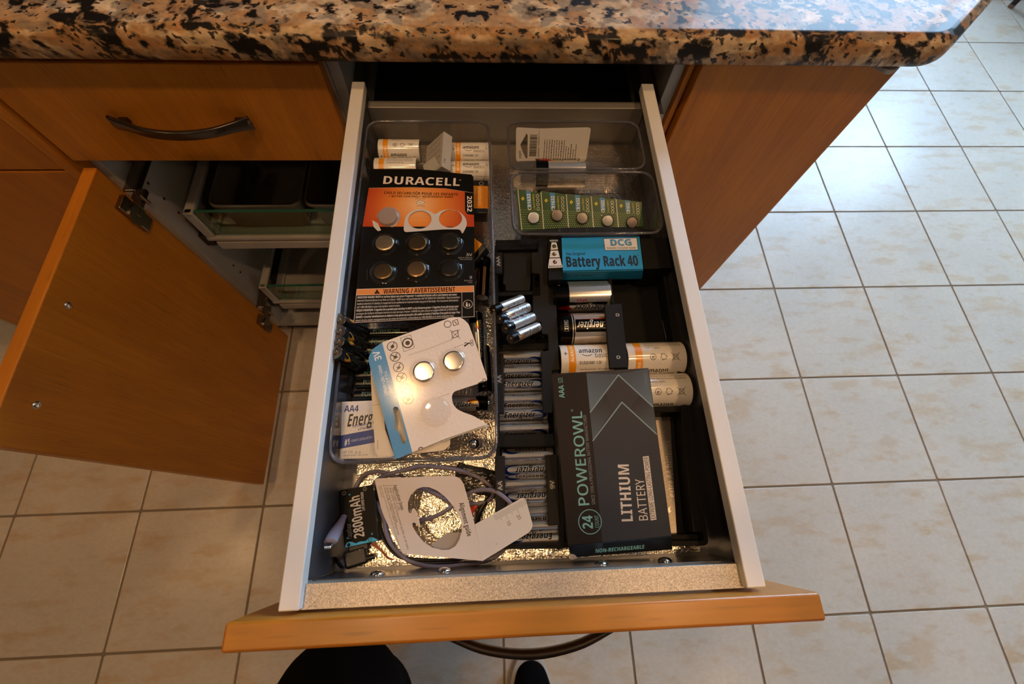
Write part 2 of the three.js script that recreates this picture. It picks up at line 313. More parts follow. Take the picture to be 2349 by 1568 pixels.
// glass-sided inner drawers of that cabinet
function innerDrawer(y, front, label) {
  const g = group('pull_out_drawer', LC);
  const x0 = -0.576, x1 = -0.236, z0 = -0.33, z1 = front;
  const frame = [box(x0, x0 + 0.02, y, y + 0.011, z0, z1, 0.003), box(x1 - 0.02, x1, y, y + 0.011, z0, z1, 0.003), box(x0, x1, y, y + 0.011, z1 - 0.004, z1 + 0.006, 0.003)];
  const uprights = [box(x0, x0 + 0.019, y + 0.011, y + 0.085, z1 - 0.01, z1 + 0.004, 0.003)];
  const cap = [box(x0, x0 + 0.019, y + 0.074, y + 0.085, z0, z1 + 0.004, 0.004), box(x1 - 0.019, x1, y + 0.074, y + 0.085, z0, z1 + 0.004, 0.004)];
  mesh('drawer_frame', merge([...frame, ...cap, ...uprights]), M.white, g);
  mesh('drawer_floor', box(x0 + 0.004, x1 - 0.004, y - 0.004, y + 0.001, z0, z1, 0.001), std({ color: rgb(0.4, 0.37, 0.33), roughness: 0.4 }), g);
  mesh('front_rail', boxUV(box(x0 + 0.012, x1 - 0.004, y - 0.028, y - 0.0045, z1 - 0.012, z1 + 0.006, 0.002)), M.white, g);
  const gl = box(x0 + 0.02, x1 - 0.02, y + 0.009, y + 0.083, z1 - 0.006, z1, 0.0008);
  mesh('glass_front', gl, M.glass, g);
  mesh('glass_edge', merge([box(x0 + 0.02, x1 - 0.02, y + 0.0832, y + 0.0842, z1 - 0.006, z1, 0), box(x0 + 0.0195, x0 + 0.0199, y + 0.009, y + 0.083, z1 - 0.006, z1, 0)]), M.glassEdge, g);
  mesh('runner', box(-0.598, -0.577, y - 0.03, y + 0.004, z0, z1 - 0.004, 0.002), M.dark, g); mesh('runner', box(-0.235, -0.2145, y - 0.03, y + 0.004, z0, z1 - 0.004, 0.002), M.dark, g);
}
innerDrawer(0.455, 0.118); innerDrawer(0.17, 0.118);
{
  // middle cabinet with the open drawer
  const c = thing('base_cabinet', 'beech base cabinet whose wide top drawer is pulled right out', 'cabinet', [0, 0, 0]);
  mesh('side_panel', box(-0.198, -0.1825, 0.0635, CT, -0.42, 0.139, 0.001), M.white, c);
  mesh('side_panel', box(0.2445, 0.26, 0.0635, CT, -0.42, 0.139, 0.001), M.white, c);
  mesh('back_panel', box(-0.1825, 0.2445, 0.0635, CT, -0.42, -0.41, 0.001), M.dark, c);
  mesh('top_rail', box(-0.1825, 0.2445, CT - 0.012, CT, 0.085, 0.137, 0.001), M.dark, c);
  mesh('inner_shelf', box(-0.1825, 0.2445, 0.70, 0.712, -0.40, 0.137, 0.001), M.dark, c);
  mesh('runner', box(-0.1825, -0.172, 0.77, 0.80, -0.38, 0.168, 0.001), M.steel, c);
  mesh('runner', box(0.222, 0.2445, 0.77, 0.80, -0.38, 0.168, 0.001), M.steel, c);
  frontPanel('door', -0.195, 0.2565, 0.07, 0.700, c);
  mesh('plinth', boxUV(box(-0.19, 0.26, 0, 0.0625, 0.098, 0.114, 0.001)), M.wood, c);
  const d = group('drawer', c);
  // painted side rails with grey inner faces
  const Y = 0.847, F = 0.772;
  mesh('side_rail', merge([box(-0.164, -0.1485, Y - 0.012, Y, 0.1688, 0.7317, 0.0012), box(-0.164, -0.1505, F - 0.012, Y - 0.011, 0.1688, 0.7317, 0.0005)]), M.rail, d);
  mesh('side_rail', merge([box(0.1975, 0.213, Y - 0.012, Y, 0.1688, 0.7317, 0.0012), box(0.2068, 0.213, F - 0.012, Y - 0.011, 0.1688, 0.7317, 0.0005)]), M.rail, d);
  mesh('rail_lining', box(-0.1504, -0.1488, F, Y - 0.0118, 0.172, 0.713, 0.0002), M.railIn, d);
  mesh('rail_lining', box(0.2056, 0.2067, F, Y - 0.0118, 0.172, 0.713, 0.0002), M.railIn, d);
  mesh('drawer_floor', box(-0.1505, 0.2068, F - 0.012, F, 0.178, 0.714, 0.0005), M.steel, d);
  mesh('back_wall', merge([box(-0.1488, 0.2055, F, 0.828, 0.178, 0.190, 0.001)]), std({ color: rgb(0.3, 0.28, 0.26), roughness: 0.4, metalness: 0.5 }), d);
  const steelTex = dataTex(256, 256, (x, y) => { const k = 0.82 + 0.3 * (hash(x, y, 5) - 0.5) + 0.14 * (hash(x >> 1, y >> 1, 6) - 0.5); return [216 * k, 206 * k, 192 * k]; });
  steelTex.repeat.set(9, 9);
  mesh('front_channel', boxUV(box(-0.1505, 0.1995, 0.826, 0.840, 0.7145, 0.7325, 0.0005)), std({ map: steelTex, roughness: 0.42, metalness: 0.5 }), d);
  mesh('channel_face', box(-0.1488, 0.2055, F, 0.8262, 0.7135, 0.7155, 0.0003), std({ color: rgb(0.17, 0.175, 0.185), roughness: 0.28, metalness: 0.85 }), d);
  const bolt = merge([new THREE.SphereGeometry(0.0062, 24, 12, 0, Math.PI * 2, 0, Math.PI / 2).scale(1, 0.55, 1).rotateX(-Math.PI / 2), new THREE.CylinderGeometry(0.0064, 0.0064, 0.001, 24).rotateX(-Math.PI / 2)]);
  for (const q of [[-.0999,.8128,.7135], [-.0439,.8101,.7135], [.0913,.8127,.7135], [.1473,.8118,.7135]]) mesh('bolt', bolt, M.chrome, d, [q[0], q[1], 0.7133]);
  // front panel: grain along the top edge
  const fp = boxUV(box(-0.1945, 0.2468, 0.709, 0.860, 0.7345, 0.7537, 0.0028, 4), 0.1, 0.37);
  mesh('drawer_front', fp, M.woodX, d);
  bowHandle(d, 0.168, [0.03, 0.783, 0.7537]);
}
{
  // end cabinet on the right: one tall plain front
  const c = thing('base_cabinet', 'beech end cabinet with one tall plain panel at the right of the drawer', 'cabinet', [0, 0, 0]);
  mesh('carcass', box(0.2605, 0.515, 0.06, CT, -0.42, 0.139, 0.001), M.wood, c);
  mesh('front_panel', boxUV(box(0.2715, 0.5293, 0.004, CT + 0.001, 0.139, FACE, 0.002, 3), 0.05, 0.2), M.wood, c);
  mesh('edge_strip', boxUV(box(0.2605, 0.268, 0.05, CT, 0.134, 0.148, 0.001)), M.wood, c);
  mesh('plinth', box(0.2605, 0.515, 0, 0.0595, -0.40, 0.11, 0.001), M.dark, c);
}
// ---------- foil liner and clear bins ----------
const BINF = 0.7755;
{
  const N = 640, foilH = dataTex(N, N, (x, y) => {
    const wx = x + 9 * (fbm(x * 0.05, y * 0.05, 51, 2) - 0.5), wy = y + 9 * (fbm(x * 0.05 + 30, y * 0.05, 52, 2) - 0.5);
    const r1 = 1 - Math.abs(2 * vnoise(wx * 0.1, wy * 0.1, 41) - 1), r2 = 1 - Math.abs(2 * vnoise(wx * 0.17 + 5, wy * 0.15, 42) - 1), h = 255 * Math.min(1, 0.6 * r1 * r1 + 0.4 * r2 * r2); return [h, h, h];
  }, false); foilH.repeat.set(1 / 0.14, 1 / 0.14);
  const t = thing('foil_liner', 'crinkled embossed metallic foil liner covering the drawer bottom', 'drawer liner', [0, 0.772, 0]);
  mesh('foil_sheet', boxUV(box(-0.137, 0.1975, 0.0002, 0.0012, 0.195, 0.7105, 0)), std({ color: rgb(0.86, 0.78, 0.66), roughness: 0.2, metalness: 1, bumpMap: foilH, bumpScale: 0.00032 }), t);
}
function ringPts(x0, x1, z0, z1, r, n = 7) {
  const out = [];
  for (const [cx, cz, a0] of [[x1 - r, z1 - r, 0], [x0 + r, z1 - r, 1], [x0 + r, z0 + r, 2], [x1 - r, z0 + r, 3]]) for (let i = 0; i <= n; i++) { const a = (a0 + i / n) * Math.PI / 2; out.push([cx + r * Math.cos(a), cz + r * Math.sin(a)]); }
  return out;
}
function loft(rings) {                                     // closed shell through rings [points, y], capped at both ends
  const n = rings[0][0].length, pos = [], idx = [], k = rings.length;
  for (const [pts, y] of rings) for (const [x, z] of pts) pos.push(x, y, z);
  for (let i = 0; i < k - 1; i++) for (let j = 0; j < n; j++) { const a = i * n + j, b = i * n + ((j + 1) % n), c = a + n, d = b + n; idx.push(a, c, b, b, c, d); }
  for (const e of [0, k - 1]) { const [pts, y] = rings[e], m = pos.length / 3; let sx = 0, sz = 0; for (const [x, z] of pts) { sx += x / n; sz += z / n; } pos.push(sx, y, sz); for (let j = 0; j < n; j++) { const a = e * n + j, b = e * n + ((j + 1) % n); e ? idx.push(m, b, a) : idx.push(m, a, b); } }
  const g = new THREE.BufferGeometry(); g.setAttribute('position', new THREE.Float32BufferAttribute(pos, 3)); g.setIndex(idx);
  g.setAttribute('uv', new THREE.Float32BufferAttribute(new Float32Array((pos.length / 3) * 2), 2));
  return toCreasedNormals(g, 0.7);
}
const ribMat = (() => { const tx = dataTex(8, 64, (x, y) => { const v = 127 + 127 * Math.sin((y / 64) * Math.PI * 2); return [v, v, v]; }, false); tx.wrapS = tx.wrapT = THREE.RepeatWrapping; tx.repeat.set(1, 1 / 0.0042); return phys({ color: rgb(0.93, 0.93, 0.94), roughness: 0.05, transmission: 1, thickness: 0, ior: 1.5, bumpMap: tx, bumpScale: 0.0007 }); })();
function bin(label, x0, x1, z0, z1, top, inset) {
  const t = thing('clear_bin', label, 'plastic bin', [0, BINF, 0]), H = top - BINF, w = 0.0018, r = 0.014;
  const ring = (k, y, d = 0) => [ringPts(x0 + k + d, x1 - k - d, z0 + k + d, z1 - k - d, Math.max(0.004, r - d)), y];
  mesh('wall', loft([ring(inset + 0.003, 0), ring(inset, 0.004), ring(inset * 0.35, H * 0.55), ring(0.0004, H - 0.004), ring(0.0004, H - 0.004, w), ring(inset * 0.35, H * 0.55, w), ring(inset, 0.006, w), ring(inset + 0.004, 0.0022, w)]), M.clear, t);
  mesh('ribbed_floor', boxUV(box(x0 + inset + 0.006, x1 - inset - 0.006, 0.0024, 0.0032, z0 + inset + 0.006, z1 - inset - 0.006, 0)), ribMat, t);
  const rim = ringPts(x0 + 0.0012, x1 - 0.0012, z0 + 0.0012, z1 - 0.0012, r).map(([x, z]) => [x, H - 0.0016, z]);
  mesh('rim', tube(rim, 0.0016, 150, 10, true), M.rim, t);
  const foot = new THREE.SphereGeometry(0.0045, 16, 8).scale(1, 0.35, 1);
  for (const [a, b] of [[x0, z0], [x1, z0], [x0, z1], [x1, z1]]) mesh('foot', foot, M.clear, t, [a + (a === x0 ? 1 : -1) * (inset + 0.014), -0.0008, b + (b === z0 ? 1 : -1) * (inset + 0.014)]);
  return t;
}
bin('long clear plastic bin filling the left side of the drawer', -0.1475, 0.0042, 0.212, 0.6235, 0.829, 0.006);
bin('small clear plastic bin at the back right holding a white hang card', 0.0255, 0.1925, 0.212, 0.2905, 0.829, 0.007);
bin('small clear plastic bin in front of the other, holding green coin cell cards', 0.0262, 0.1985, 0.2935, 0.383, 0.829, 0.007);
// ---------- printing ----------
class Print {                                              // draws in metres on a canvas that covers rect = [u0, v0, w, h], v upwards
  constructor(rect, ppm, bg) {
    this.rect = rect; this.k = ppm; const c = document.createElement('canvas'); c.width = Math.round(rect[2] * ppm); c.height = Math.round(rect[3] * ppm);
    this.c = c; this.g = c.getContext('2d'); if (bg) { this.g.fillStyle = bg; this.g.fillRect(0, 0, c.width, c.height); }
  }
  p([u, v]) { return [(u - this.rect[0]) * this.k, (this.rect[1] + this.rect[3] - v) * this.k]; }
  path(pts) { this.g.beginPath(); pts.forEach((q, i) => { const [x, y] = this.p(q); i ? this.g.lineTo(x, y) : this.g.moveTo(x, y); }); }
  fill(pts, color) { this.path(pts); this.g.closePath(); this.g.fillStyle = color; this.g.fill(); }
  line(pts, color, w, dash) { this.path(pts); this.g.strokeStyle = color; this.g.lineWidth = w * this.k; if (dash) this.g.setLineDash(dash.map((d) => d * this.k)); this.g.stroke(); this.g.setLineDash([]); }
  disc(q, r, color, stroke, sw) { const [x, y] = this.p(q); this.g.beginPath(); this.g.arc(x, y, r * this.k, 0, 7); if (color) { this.g.fillStyle = color; this.g.fill(); } if (stroke) { this.g.strokeStyle = stroke; this.g.lineWidth = sw * this.k; this.g.stroke(); } }
  span(str, a, b, h, o = {}) {                             // text fitted from a to b (mid line), h high
    const [x0, y0] = this.p(a), [x1, y1] = this.p(b);
    text(this.g, str, x0, y0, { s: h * this.k * 1.35, w: Math.hypot(x1 - x0, y1 - y0), rot: Math.atan2(y1 - y0, x1 - x0), ...o });
  }
  grad(a, b, stops) { const [x0, y0] = this.p(a), [x1, y1] = this.p(b), g = this.g.createLinearGradient(x0, y0, x1, y1); stops.forEach(([t, c]) => g.addColorStop(t, c)); return g; }
  tex() { const t = new THREE.CanvasTexture(this.c); t.colorSpace = THREE.SRGBColorSpace; return t; }
}
const bounds = (pts, m = 0) => { const u = pts.map((p) => p[0]), v = pts.map((p) => p[1]), a = Math.min(...u) - m, b = Math.min(...v) - m; return [a, b, Math.max(...u) + m - a, Math.max(...v) + m - b]; };
// ---------- batteries ----------
function sleeve(L, r, b = 0.0007) {                        // tube along x, minus to plus, printed once round
  const prof = [[0, r - b], [b * 0.4, r - b * 0.25], [b, r], [L - b, r], [L - b * 0.4, r - b * 0.25], [L, r - b]], n = 40, pos = [], uv = [], idx = [];
  for (const [x, rr] of prof) for (let j = 0; j <= n; j++) { const a = (j / n - 0.5) * 2 * Math.PI; pos.push(x - L / 2, rr * Math.cos(a), rr * Math.sin(a)); uv.push(x / L, 1 - j / n); }
  for (let i = 0; i < prof.length - 1; i++) for (let j = 0; j < n; j++) { const a = i * (n + 1) + j, c = a + n + 1; idx.push(a, a + 1, c, a + 1, c + 1, c); }
  const g = new THREE.BufferGeometry(); g.setAttribute('position', new THREE.Float32BufferAttribute(pos, 3)); g.setAttribute('uv', new THREE.Float32BufferAttribute(uv, 2)); g.setIndex(idx); g.computeVertexNormals(); return g;
}
const SIZE = { AAA: [0.0465, 0.0054, 0.0019], AA: [0.0528, 0.00745, 0.0028], C: [0.0525, 0.0136, 0.0036], D: [0.0640, 0.0178, 0.0049] };   // length, radius, nub radius
const geoCache = {};
function batteryGeo(size) {
  if (geoCache[size]) return geoCache[size];
  const [L, r, nb] = SIZE[size], nl = L * 0.024 + 0.0004, S = L - nl;
  const up = (g, s) => g.rotateZ(s < 0 ? Math.PI / 2 : -Math.PI / 2);
  return (geoCache[size] = {
    sleeve: sleeve(S, r).translate(-nl / 2, 0, 0),
    plus: up(lathe([[0, nl], [nb * 0.8, nl], [nb, nl * 0.75], [nb, 0], [nb + 0.0006, 0], [r * 0.72, -0.0002], [r * 0.8, 0.0002], [r - 0.0007, 0]], 32), 1).translate(S / 2 - nl / 2, 0, 0),
    minus: up(lathe([[0, 0.0003], [r * 0.7, 0.0003], [r * 0.78, 0], [r - 0.0007, 0]], 32), -1).translate(-S / 2 - nl / 2, 0, 0),
  });
}
const LABELS = {};
function wrap(kind, size, draw, matO) {                    // label print: width along the battery, height round it
  const [L, r] = SIZE[size], W = 640, H = Math.round((W * 2 * Math.PI * r) / L);
  const t = canvasTex(W, H, draw); t.wrapT = THREE.RepeatWrapping; t.wrapS = THREE.ClampToEdgeWrapping;
  LABELS[kind] = { size, mat: phys({ map: t, ...matO }) };
}
const silver = { roughness: 0.2, metalness: 0.92 };
const swoosh = (g, x, y, w, h, cols) => cols.forEach(([c, k]) => { g.fillStyle = c; g.beginPath(); g.moveTo(x, y); g.quadraticCurveTo(x - w * 0.1, y - h * 0.95 * k, x - w * 0.95 * k, y - h * 0.32 * k); g.quadraticCurveTo(x - w * 0.4, y + h * 0.15 * k, x, y + h * 0.3 * k); g.fill(); });
wrap('lithium AA', 'AA', (g, W, H) => {
  g.fillStyle = '#d2cfcb'; g.fillRect(0, 0, W, H);
  for (const c of [0.5, 1.0, 0.0]) {
    const y = c * H;
    g.fillStyle = '#26408f'; g.beginPath(); g.ellipse(W * 0.80, y, W * 0.17, H * 0.105, 0, 0, 7); g.fill();
    g.fillStyle = '#c9c8c8'; g.beginPath(); g.ellipse(W * 0.75, y + 6, W * 0.15, H * 0.075, 0.05, 0, 7); g.fill();
    text(g, 'Energizer', W * 0.13, y, { s: H * 0.175, w: W * 0.62, bold: true, skew: 0.22, color: '#0b0b0d', stroke: '#f4f2ee', lw: 7 });
    text(g, 'ULTIMATE LITHIUM', W * 0.36, y + H * 0.115, { s: H * 0.052, w: W * 0.56, bold: true, skew: 0.2, color: '#3b4458' });
  }
  const y = H * 0.26; text(g, 'AA', W * 0.3, y, { s: H * 0.055, bold: true, color: '#15171a' }); text(g, '12-2050', W * 0.66, y, { s: H * 0.045, color: '#222' }); greeking(g, W * 0.4, y - 7, W * 0.2, 2, 11, '#777');
  greeking(g, W * 0.12, H * 0.74, W * 0.7, 3, 14, '#85858a'); g.fillStyle = '#a7a6a4'; g.fillRect(0, 0, 14, H);
}, silver);
const maxLabel = (g, W, H) => {
  g.fillStyle = '#cbc9c6'; g.fillRect(0, 0, W, H); g.fillStyle = '#101114'; g.fillRect(W * 0.77, 0, W * 0.23, H);
  for (const c of [0.0, 0.5, 1.0]) {
    const y = c * H; swoosh(g, W * 0.83, y + 4, W * 0.26, H * 0.2, [['#f5f3ee', 1.12], ['#b4302a', 1], ['#e3a622', 0.84], ['#d8d5d0', 0.45]]);
    text(g, 'Energizer', W * 0.12, y, { s: H * 0.17, w: W * 0.56, bold: true, skew: 0.22, color: '#0b0b0d', stroke: '#efedea', lw: 6 });
  }
  greeking(g, W * 0.14, H * 0.22, W * 0.6, 4, 12, '#4a4c50'); greeking(g, W * 0.14, H * 0.72, W * 0.6, 4, 12, '#6a6c70'); text(g, '+', W * 0.9, H * 0.25, { s: H * 0.11, bold: true, color: '#ddd' });
};
wrap('max AAA', 'AAA', maxLabel, { roughness: 0.34, metalness: 0.7 }); wrap('max AA', 'AA', maxLabel, silver);
wrap('max D', 'D', (g, W, H) => {
  g.fillStyle = '#d8d4d0'; g.fillRect(0, 0, W, H); g.fillStyle = '#0d0d0f'; g.fillRect(W * 0.755, 0, W, H);
  g.fillStyle = '#efece8'; g.fillRect(W * 0.055, 0, W * 0.012, H); g.fillStyle = '#888'; g.fillRect(W * 0.066, 0, 3, H);
  for (const c of [0.0, 0.5, 1.0]) {
    const y = c * H; g.fillStyle = '#c62a1c'; g.beginPath(); g.moveTo(W * 0.96, y); g.quadraticCurveTo(W * 0.9, y - H * 0.04, W * 0.66, y - H * 0.03); g.lineTo(W * 0.72, y); g.quadraticCurveTo(W * 0.8, y + H * 0.045, W * 0.96, y); g.fill();
    g.fillStyle = '#141416'; g.fillRect(W * 0.08, y + H * 0.03, W * 0.68, H * 0.035);
    text(g, 'Energizer', W * 0.10, y, { s: H * 0.095, w: W * 0.56, bold: true, skew: 0.22, color: '#0c0c0d', stroke: '#f2f0ec', lw: 5 });
    text(g, 'MAX', W * 0.44, y + H * 0.08, { s: H * 0.05, w: W * 0.2, bold: true, skew: 0.2, color: '#d02a1c', stroke: '#fff', lw: 4 });
  }
  greeking(g, W * 0.12, H * 0.24, W * 0.42, 2, 12, '#555'); g.fillStyle = '#333'; g.fillRect(W * 0.5, H * 0.235, 14, 18); text(g, '+', W * 0.9, H * 0.25, { s: H * 0.055, bold: true, color: '#eee' }); text(g, '+', W * 0.9, H * 0.75, { s: H * 0.055, bold: true, color: '#eee' });
}, { roughness: 0.22, metalness: 0.85 });
wrap('dark D', 'D', (g, W, H) => {
  g.fillStyle = '#cfc4bb'; g.fillRect(0, 0, W, H); const b = H * 0.5;
  g.fillStyle = '#0c0c0d'; g.fillRect(0, b - H * 0.065, W, H * 0.13); g.fillStyle = '#e4601d'; g.beginPath(); g.moveTo(0, b + H * 0.1); g.lineTo(W * 0.28, b + H * 0.077); g.lineTo(W * 0.75, b + H * 0.063); g.lineTo(0, b + H * 0.063); g.fill();
  g.fillStyle = '#f2b02c'; g.beginPath(); g.moveTo(0, b + H * 0.118); g.lineTo(W * 0.3, b + H * 0.084); g.lineTo(W * 0.3, b + H * 0.078); g.lineTo(0, b + H * 0.1); g.fill();
  g.fillStyle = '#e9e4dc'; g.fillRect(0, b - H * 0.12, W, H * 0.052);
  text(g, 'Energizer', W * 0.19, b, { s: H * 0.1, w: W * 0.52, bold: true, skew: 0.22, color: '#f1ece6', stroke: '#4a4642', lw: 4 });
  greeking(g, W * 0.04, b + H * 0.2, W * 0.68, 7, H * 0.018, '#33353a', 0.5); greeking(g, W * 0.04, b - H * 0.3, W * 0.66, 6, H * 0.02, '#4a4a4a', 0.5);
  g.fillStyle = '#0e0c0b'; g.fillRect(W * 0.735, 0, W, H); g.fillStyle = '#d9cfc2'; g.fillRect(W * 0.735, 0, 9, H); g.fillRect(W * 0.77, 0, 11, H);
  g.strokeStyle = '#eee'; g.lineWidth = 3; g.strokeRect(W * 0.86, b - H * 0.055, W * 0.065, H * 0.11); text(g, '2012', W * 0.895, b + H * 0.045, { s: H * 0.04, w: H * 0.085, bold: true, color: '#eee', rot: -Math.PI / 2 });
}, { roughness: 0.22, metalness: 0.7 });
const basics = (size, code) => (g, W, H) => {             // plus is at u = 1, the print reads from plus to minus: drawn turned round
  g.fillStyle = '#e6e0d8'; g.fillRect(0, 0, W, H); g.translate(W, H); g.rotate(Math.PI);
  g.fillStyle = '#f29a12'; g.fillRect(W * 0.125, 0, W * 0.12, H);
  for (const c of [0.0, 0.5, 1.0]) {
    const y = c * H; text(g, 'amazon', W * 0.30, y - H * 0.03, { s: H * 0.072, w: W * 0.40, bold: true, color: '#17140f' }); text(g, 'basics', W * 0.56, y + H * 0.022, { s: H * 0.062, w: W * 0.26, color: '#25211b' });
    g.strokeStyle = '#17140f'; g.lineWidth = 6; g.beginPath(); g.moveTo(W * 0.35, y + H * 0.008); g.quadraticCurveTo(W * 0.43, y + H * 0.042, W * 0.52, y + H * 0.012); g.stroke();
    text(g, code, W * 0.30, y + H * 0.09, { s: H * 0.04, w: W * 0.37, bold: true, color: '#2a251f' });
    text(g, '+', W * 0.04, y, { s: H * 0.08, color: '#17140f' }); text(g, '\u2013', W * 0.85, y - H * 0.01, { s: H * 0.07, color: '#17140f' });
  }
  const lines = ["Avertissement : N'installez pas la", "pile \u00e0 l'envers, ne la chargez pas", 'ou ne la jetez au feu \u2013 elle risque', "d'exploser ou de fuir."], warn = ['Warning: Do not install backward,', 'charge, put in fire or mixed with different', 'battery types.'];
  lines.forEach((s, i) => text(g, s, W * 0.31, H * (0.655 + 0.034 * i), { s: H * 0.031, w: W * (i === 3 ? 0.42 : 0.62), color: '#3a352e' }));
  warn.forEach((s, i) => text(g, s, W * 0.31, H * (0.17 + 0.034 * i), { s: H * 0.031, w: W * (i === 2 ? 0.26 : 0.62), color: '#3a352e' }));
  const yb = H * 0.335; g.lineWidth = 6; g.strokeStyle = '#201c17'; g.beginPath(); g.arc(W * 0.42, yb, H * 0.028, 0, 7); g.stroke(); text(g, 'e', W * 0.42, yb, { s: H * 0.05, bold: true, color: '#201c17', align: 'center' });
  g.beginPath(); for (let k = 0; k < 3; k++) { const a = k * 2.094 - 1.57; g.moveTo(W * 0.6 + H * 0.034 * Math.cos(a), yb + H * 0.034 * Math.sin(a)); g.lineTo(W * 0.6 + H * 0.034 * Math.cos(a + 1.5), yb + H * 0.034 * Math.sin(a + 1.5)); g.lineTo(W * 0.6 + H * 0.02 * Math.cos(a + 1.9), yb + H * 0.02 * Math.sin(a + 1.9)); } g.stroke();
  g.lineWidth = 4; g.strokeRect(W * 0.77, yb - H * 0.02, W * 0.07, H * 0.045); g.beginPath(); g.moveTo(W * 0.73, yb - H * 0.038); g.lineTo(W * 0.88, yb + H * 0.04); g.moveTo(W * 0.88, yb - H * 0.038); g.lineTo(W * 0.73, yb + H * 0.04); g.stroke();
  g.save(); g.translate(W * 0.187, H * 0.36); g.rotate(-Math.PI / 2); for (const dx of [0, -H * 0.5]) text(g, 'ALKALINE', dx - H * 0.22, 0, { s: W * 0.075, w: H * 0.2, bold: true, color: '#fbeed6' }); g.restore();
};
wrap('white C', 'C', basics('C', 'C/LR14/AM2  1.5V'), { roughness: 0.3, clearcoat: 0.7, clearcoatRoughness: 0.08 });
wrap('white D', 'D', basics('D', 'D/LR20/AM1  1.5V'), { roughness: 0.3, clearcoat: 0.7, clearcoatRoughness: 0.08 });
wrap('black AAA', 'AAA', (g, W, H) => {
  g.fillStyle = '#0b0b0c'; g.fillRect(0, 0, W, H); g.translate(W, H); g.rotate(Math.PI);
  for (const c of [0.0, 0.5, 1.0]) { text(g, 'POWEROWL', W * 0.17, c * H, { s: H * 0.2, w: W * 0.66, color: '#6f9a95' }); g.fillStyle = '#33423f'; g.fillRect(W * 0.18, c * H + H * 0.14, W * 0.3, 4); }
}, { roughness: 0.25, clearcoat: 0.4, clearcoatRoughness: 0.1 });
wrap('dark AA', 'AA', (g, W, H) => {
  g.fillStyle = '#15130f'; g.fillRect(0, 0, W, H); g.fillStyle = '#9c6436'; g.fillRect(0, H * 0.53, W * 0.72, H * 0.07); g.fillStyle = '#8a8580'; g.fillRect(0, H * 0.36, W * 0.7, H * 0.09);
  text(g, '+', W * 0.9, H * 0.5, { s: H * 0.12, bold: true, color: '#ddd', align: 'center' }); greeking(g, W * 0.1, H * 0.38, W * 0.5, 2, 12, '#222');
}, silver);
wrap('wrapped AA', 'AA', (g, W, H) => {
  g.fillStyle = '#0c0c0d'; g.fillRect(0, 0, W, H);
  for (const c of [0.0, 0.5, 1.0]) { const y = c * H; swoosh(g, W * 0.86, y, W * 0.26, H * 0.22, [['#8c3a1e', 1], ['#c99422', 0.85], ['#111', 0.5]]); text(g, 'Energizer', W * 0.14, y, { s: H * 0.16, w: W * 0.5, bold: true, skew: 0.22, color: '#0a0a0a', stroke: '#55524c', lw: 4 }); }
}, { roughness: 0.18, clearcoat: 0.8 });
const PROTO = {};
function battery(kind, label, c, o = {}) {                 // o.yaw: turn of the plus end from +x, o.pitch: plus end up, o.roll: print towards +z
  const { size, mat } = LABELS[kind]; let t = PROTO[kind];
  if (!t) {
    t = PROTO[kind] = thing(size.toLowerCase() === 'aa' || size.toLowerCase() === 'aaa' ? 'battery' : 'large_battery', label, 'battery');
    const g = batteryGeo(size); mesh('sleeve', g.sleeve, mat, t); mesh('positive_cap', g.plus, /wrapped|AAA/.test(kind) ? M.capDark : M.chrome, t); mesh('negative_cap', g.minus, M.chrome, t);
  } else { t = t.clone(); t.name = numbered(t.name.replace(/_\d+$/, '')); scene.add(t); t.userData = { label, category: 'battery' }; }
  if (o.group) t.userData.group = o.group;
  t.position.set(...c); t.rotation.set(o.roll || 0, o.yaw || 0, o.pitch || 0, 'YZX'); return t;
}
function between(kind, label, minus, plus, roll, group) {  // by its two ends
  const d = new THREE.Vector3(...plus).sub(new THREE.Vector3(...minus)).normalize(), m = minus.map((v, i) => (v + plus[i]) / 2);
  return battery(kind, label, m, { yaw: Math.atan2(-d.z, d.x), pitch: Math.asin(d.y), roll, group });
}
const ORD = ['first', 'second', 'third', 'fourth', 'fifth', 'sixth', 'seventh', 'eighth'];
// rack, rear AA slot: six, plus to the right
[[.0337,.798,.5134], [.0329,.798,.5289], [.0322,.798,.5446], [.0315,.798,.5598], [.0308,.798,.5747], [.03,.798,.59]].forEach((q, i) =>
  battery('lithium AA', `silver and blue AA battery, ${ORD[i]} from the back in the rack's upright-lettered stack`, [0.0312, 0.798 - 0.00745, q[2]], { roll: [0.95, 1.05, 0.03, 1.15, 0.38, 1.0][i], group: 'AA batteries in the rack, rear slot' }));
[[.0309,.798,.6168], [.0302,.798,.6302], [.0296,.798,.6434], [.0289,.798,.6563], [.0283,.798,.6684], [.0277,.798,.6807], [.0271,.798,.6924]].forEach((q, i) =>
  battery('lithium AA', `silver and blue AA battery, ${ORD[i]} from the back in the rack's upside-down-lettered stack`, [0.0325, 0.798 - 0.00745, q[2]], { yaw: Math.PI, roll: [0.75, -0.15, -2.0, 0.2, -1.6, 0.9, 0.35][i], group: 'AA batteries in the rack, front slot' }));
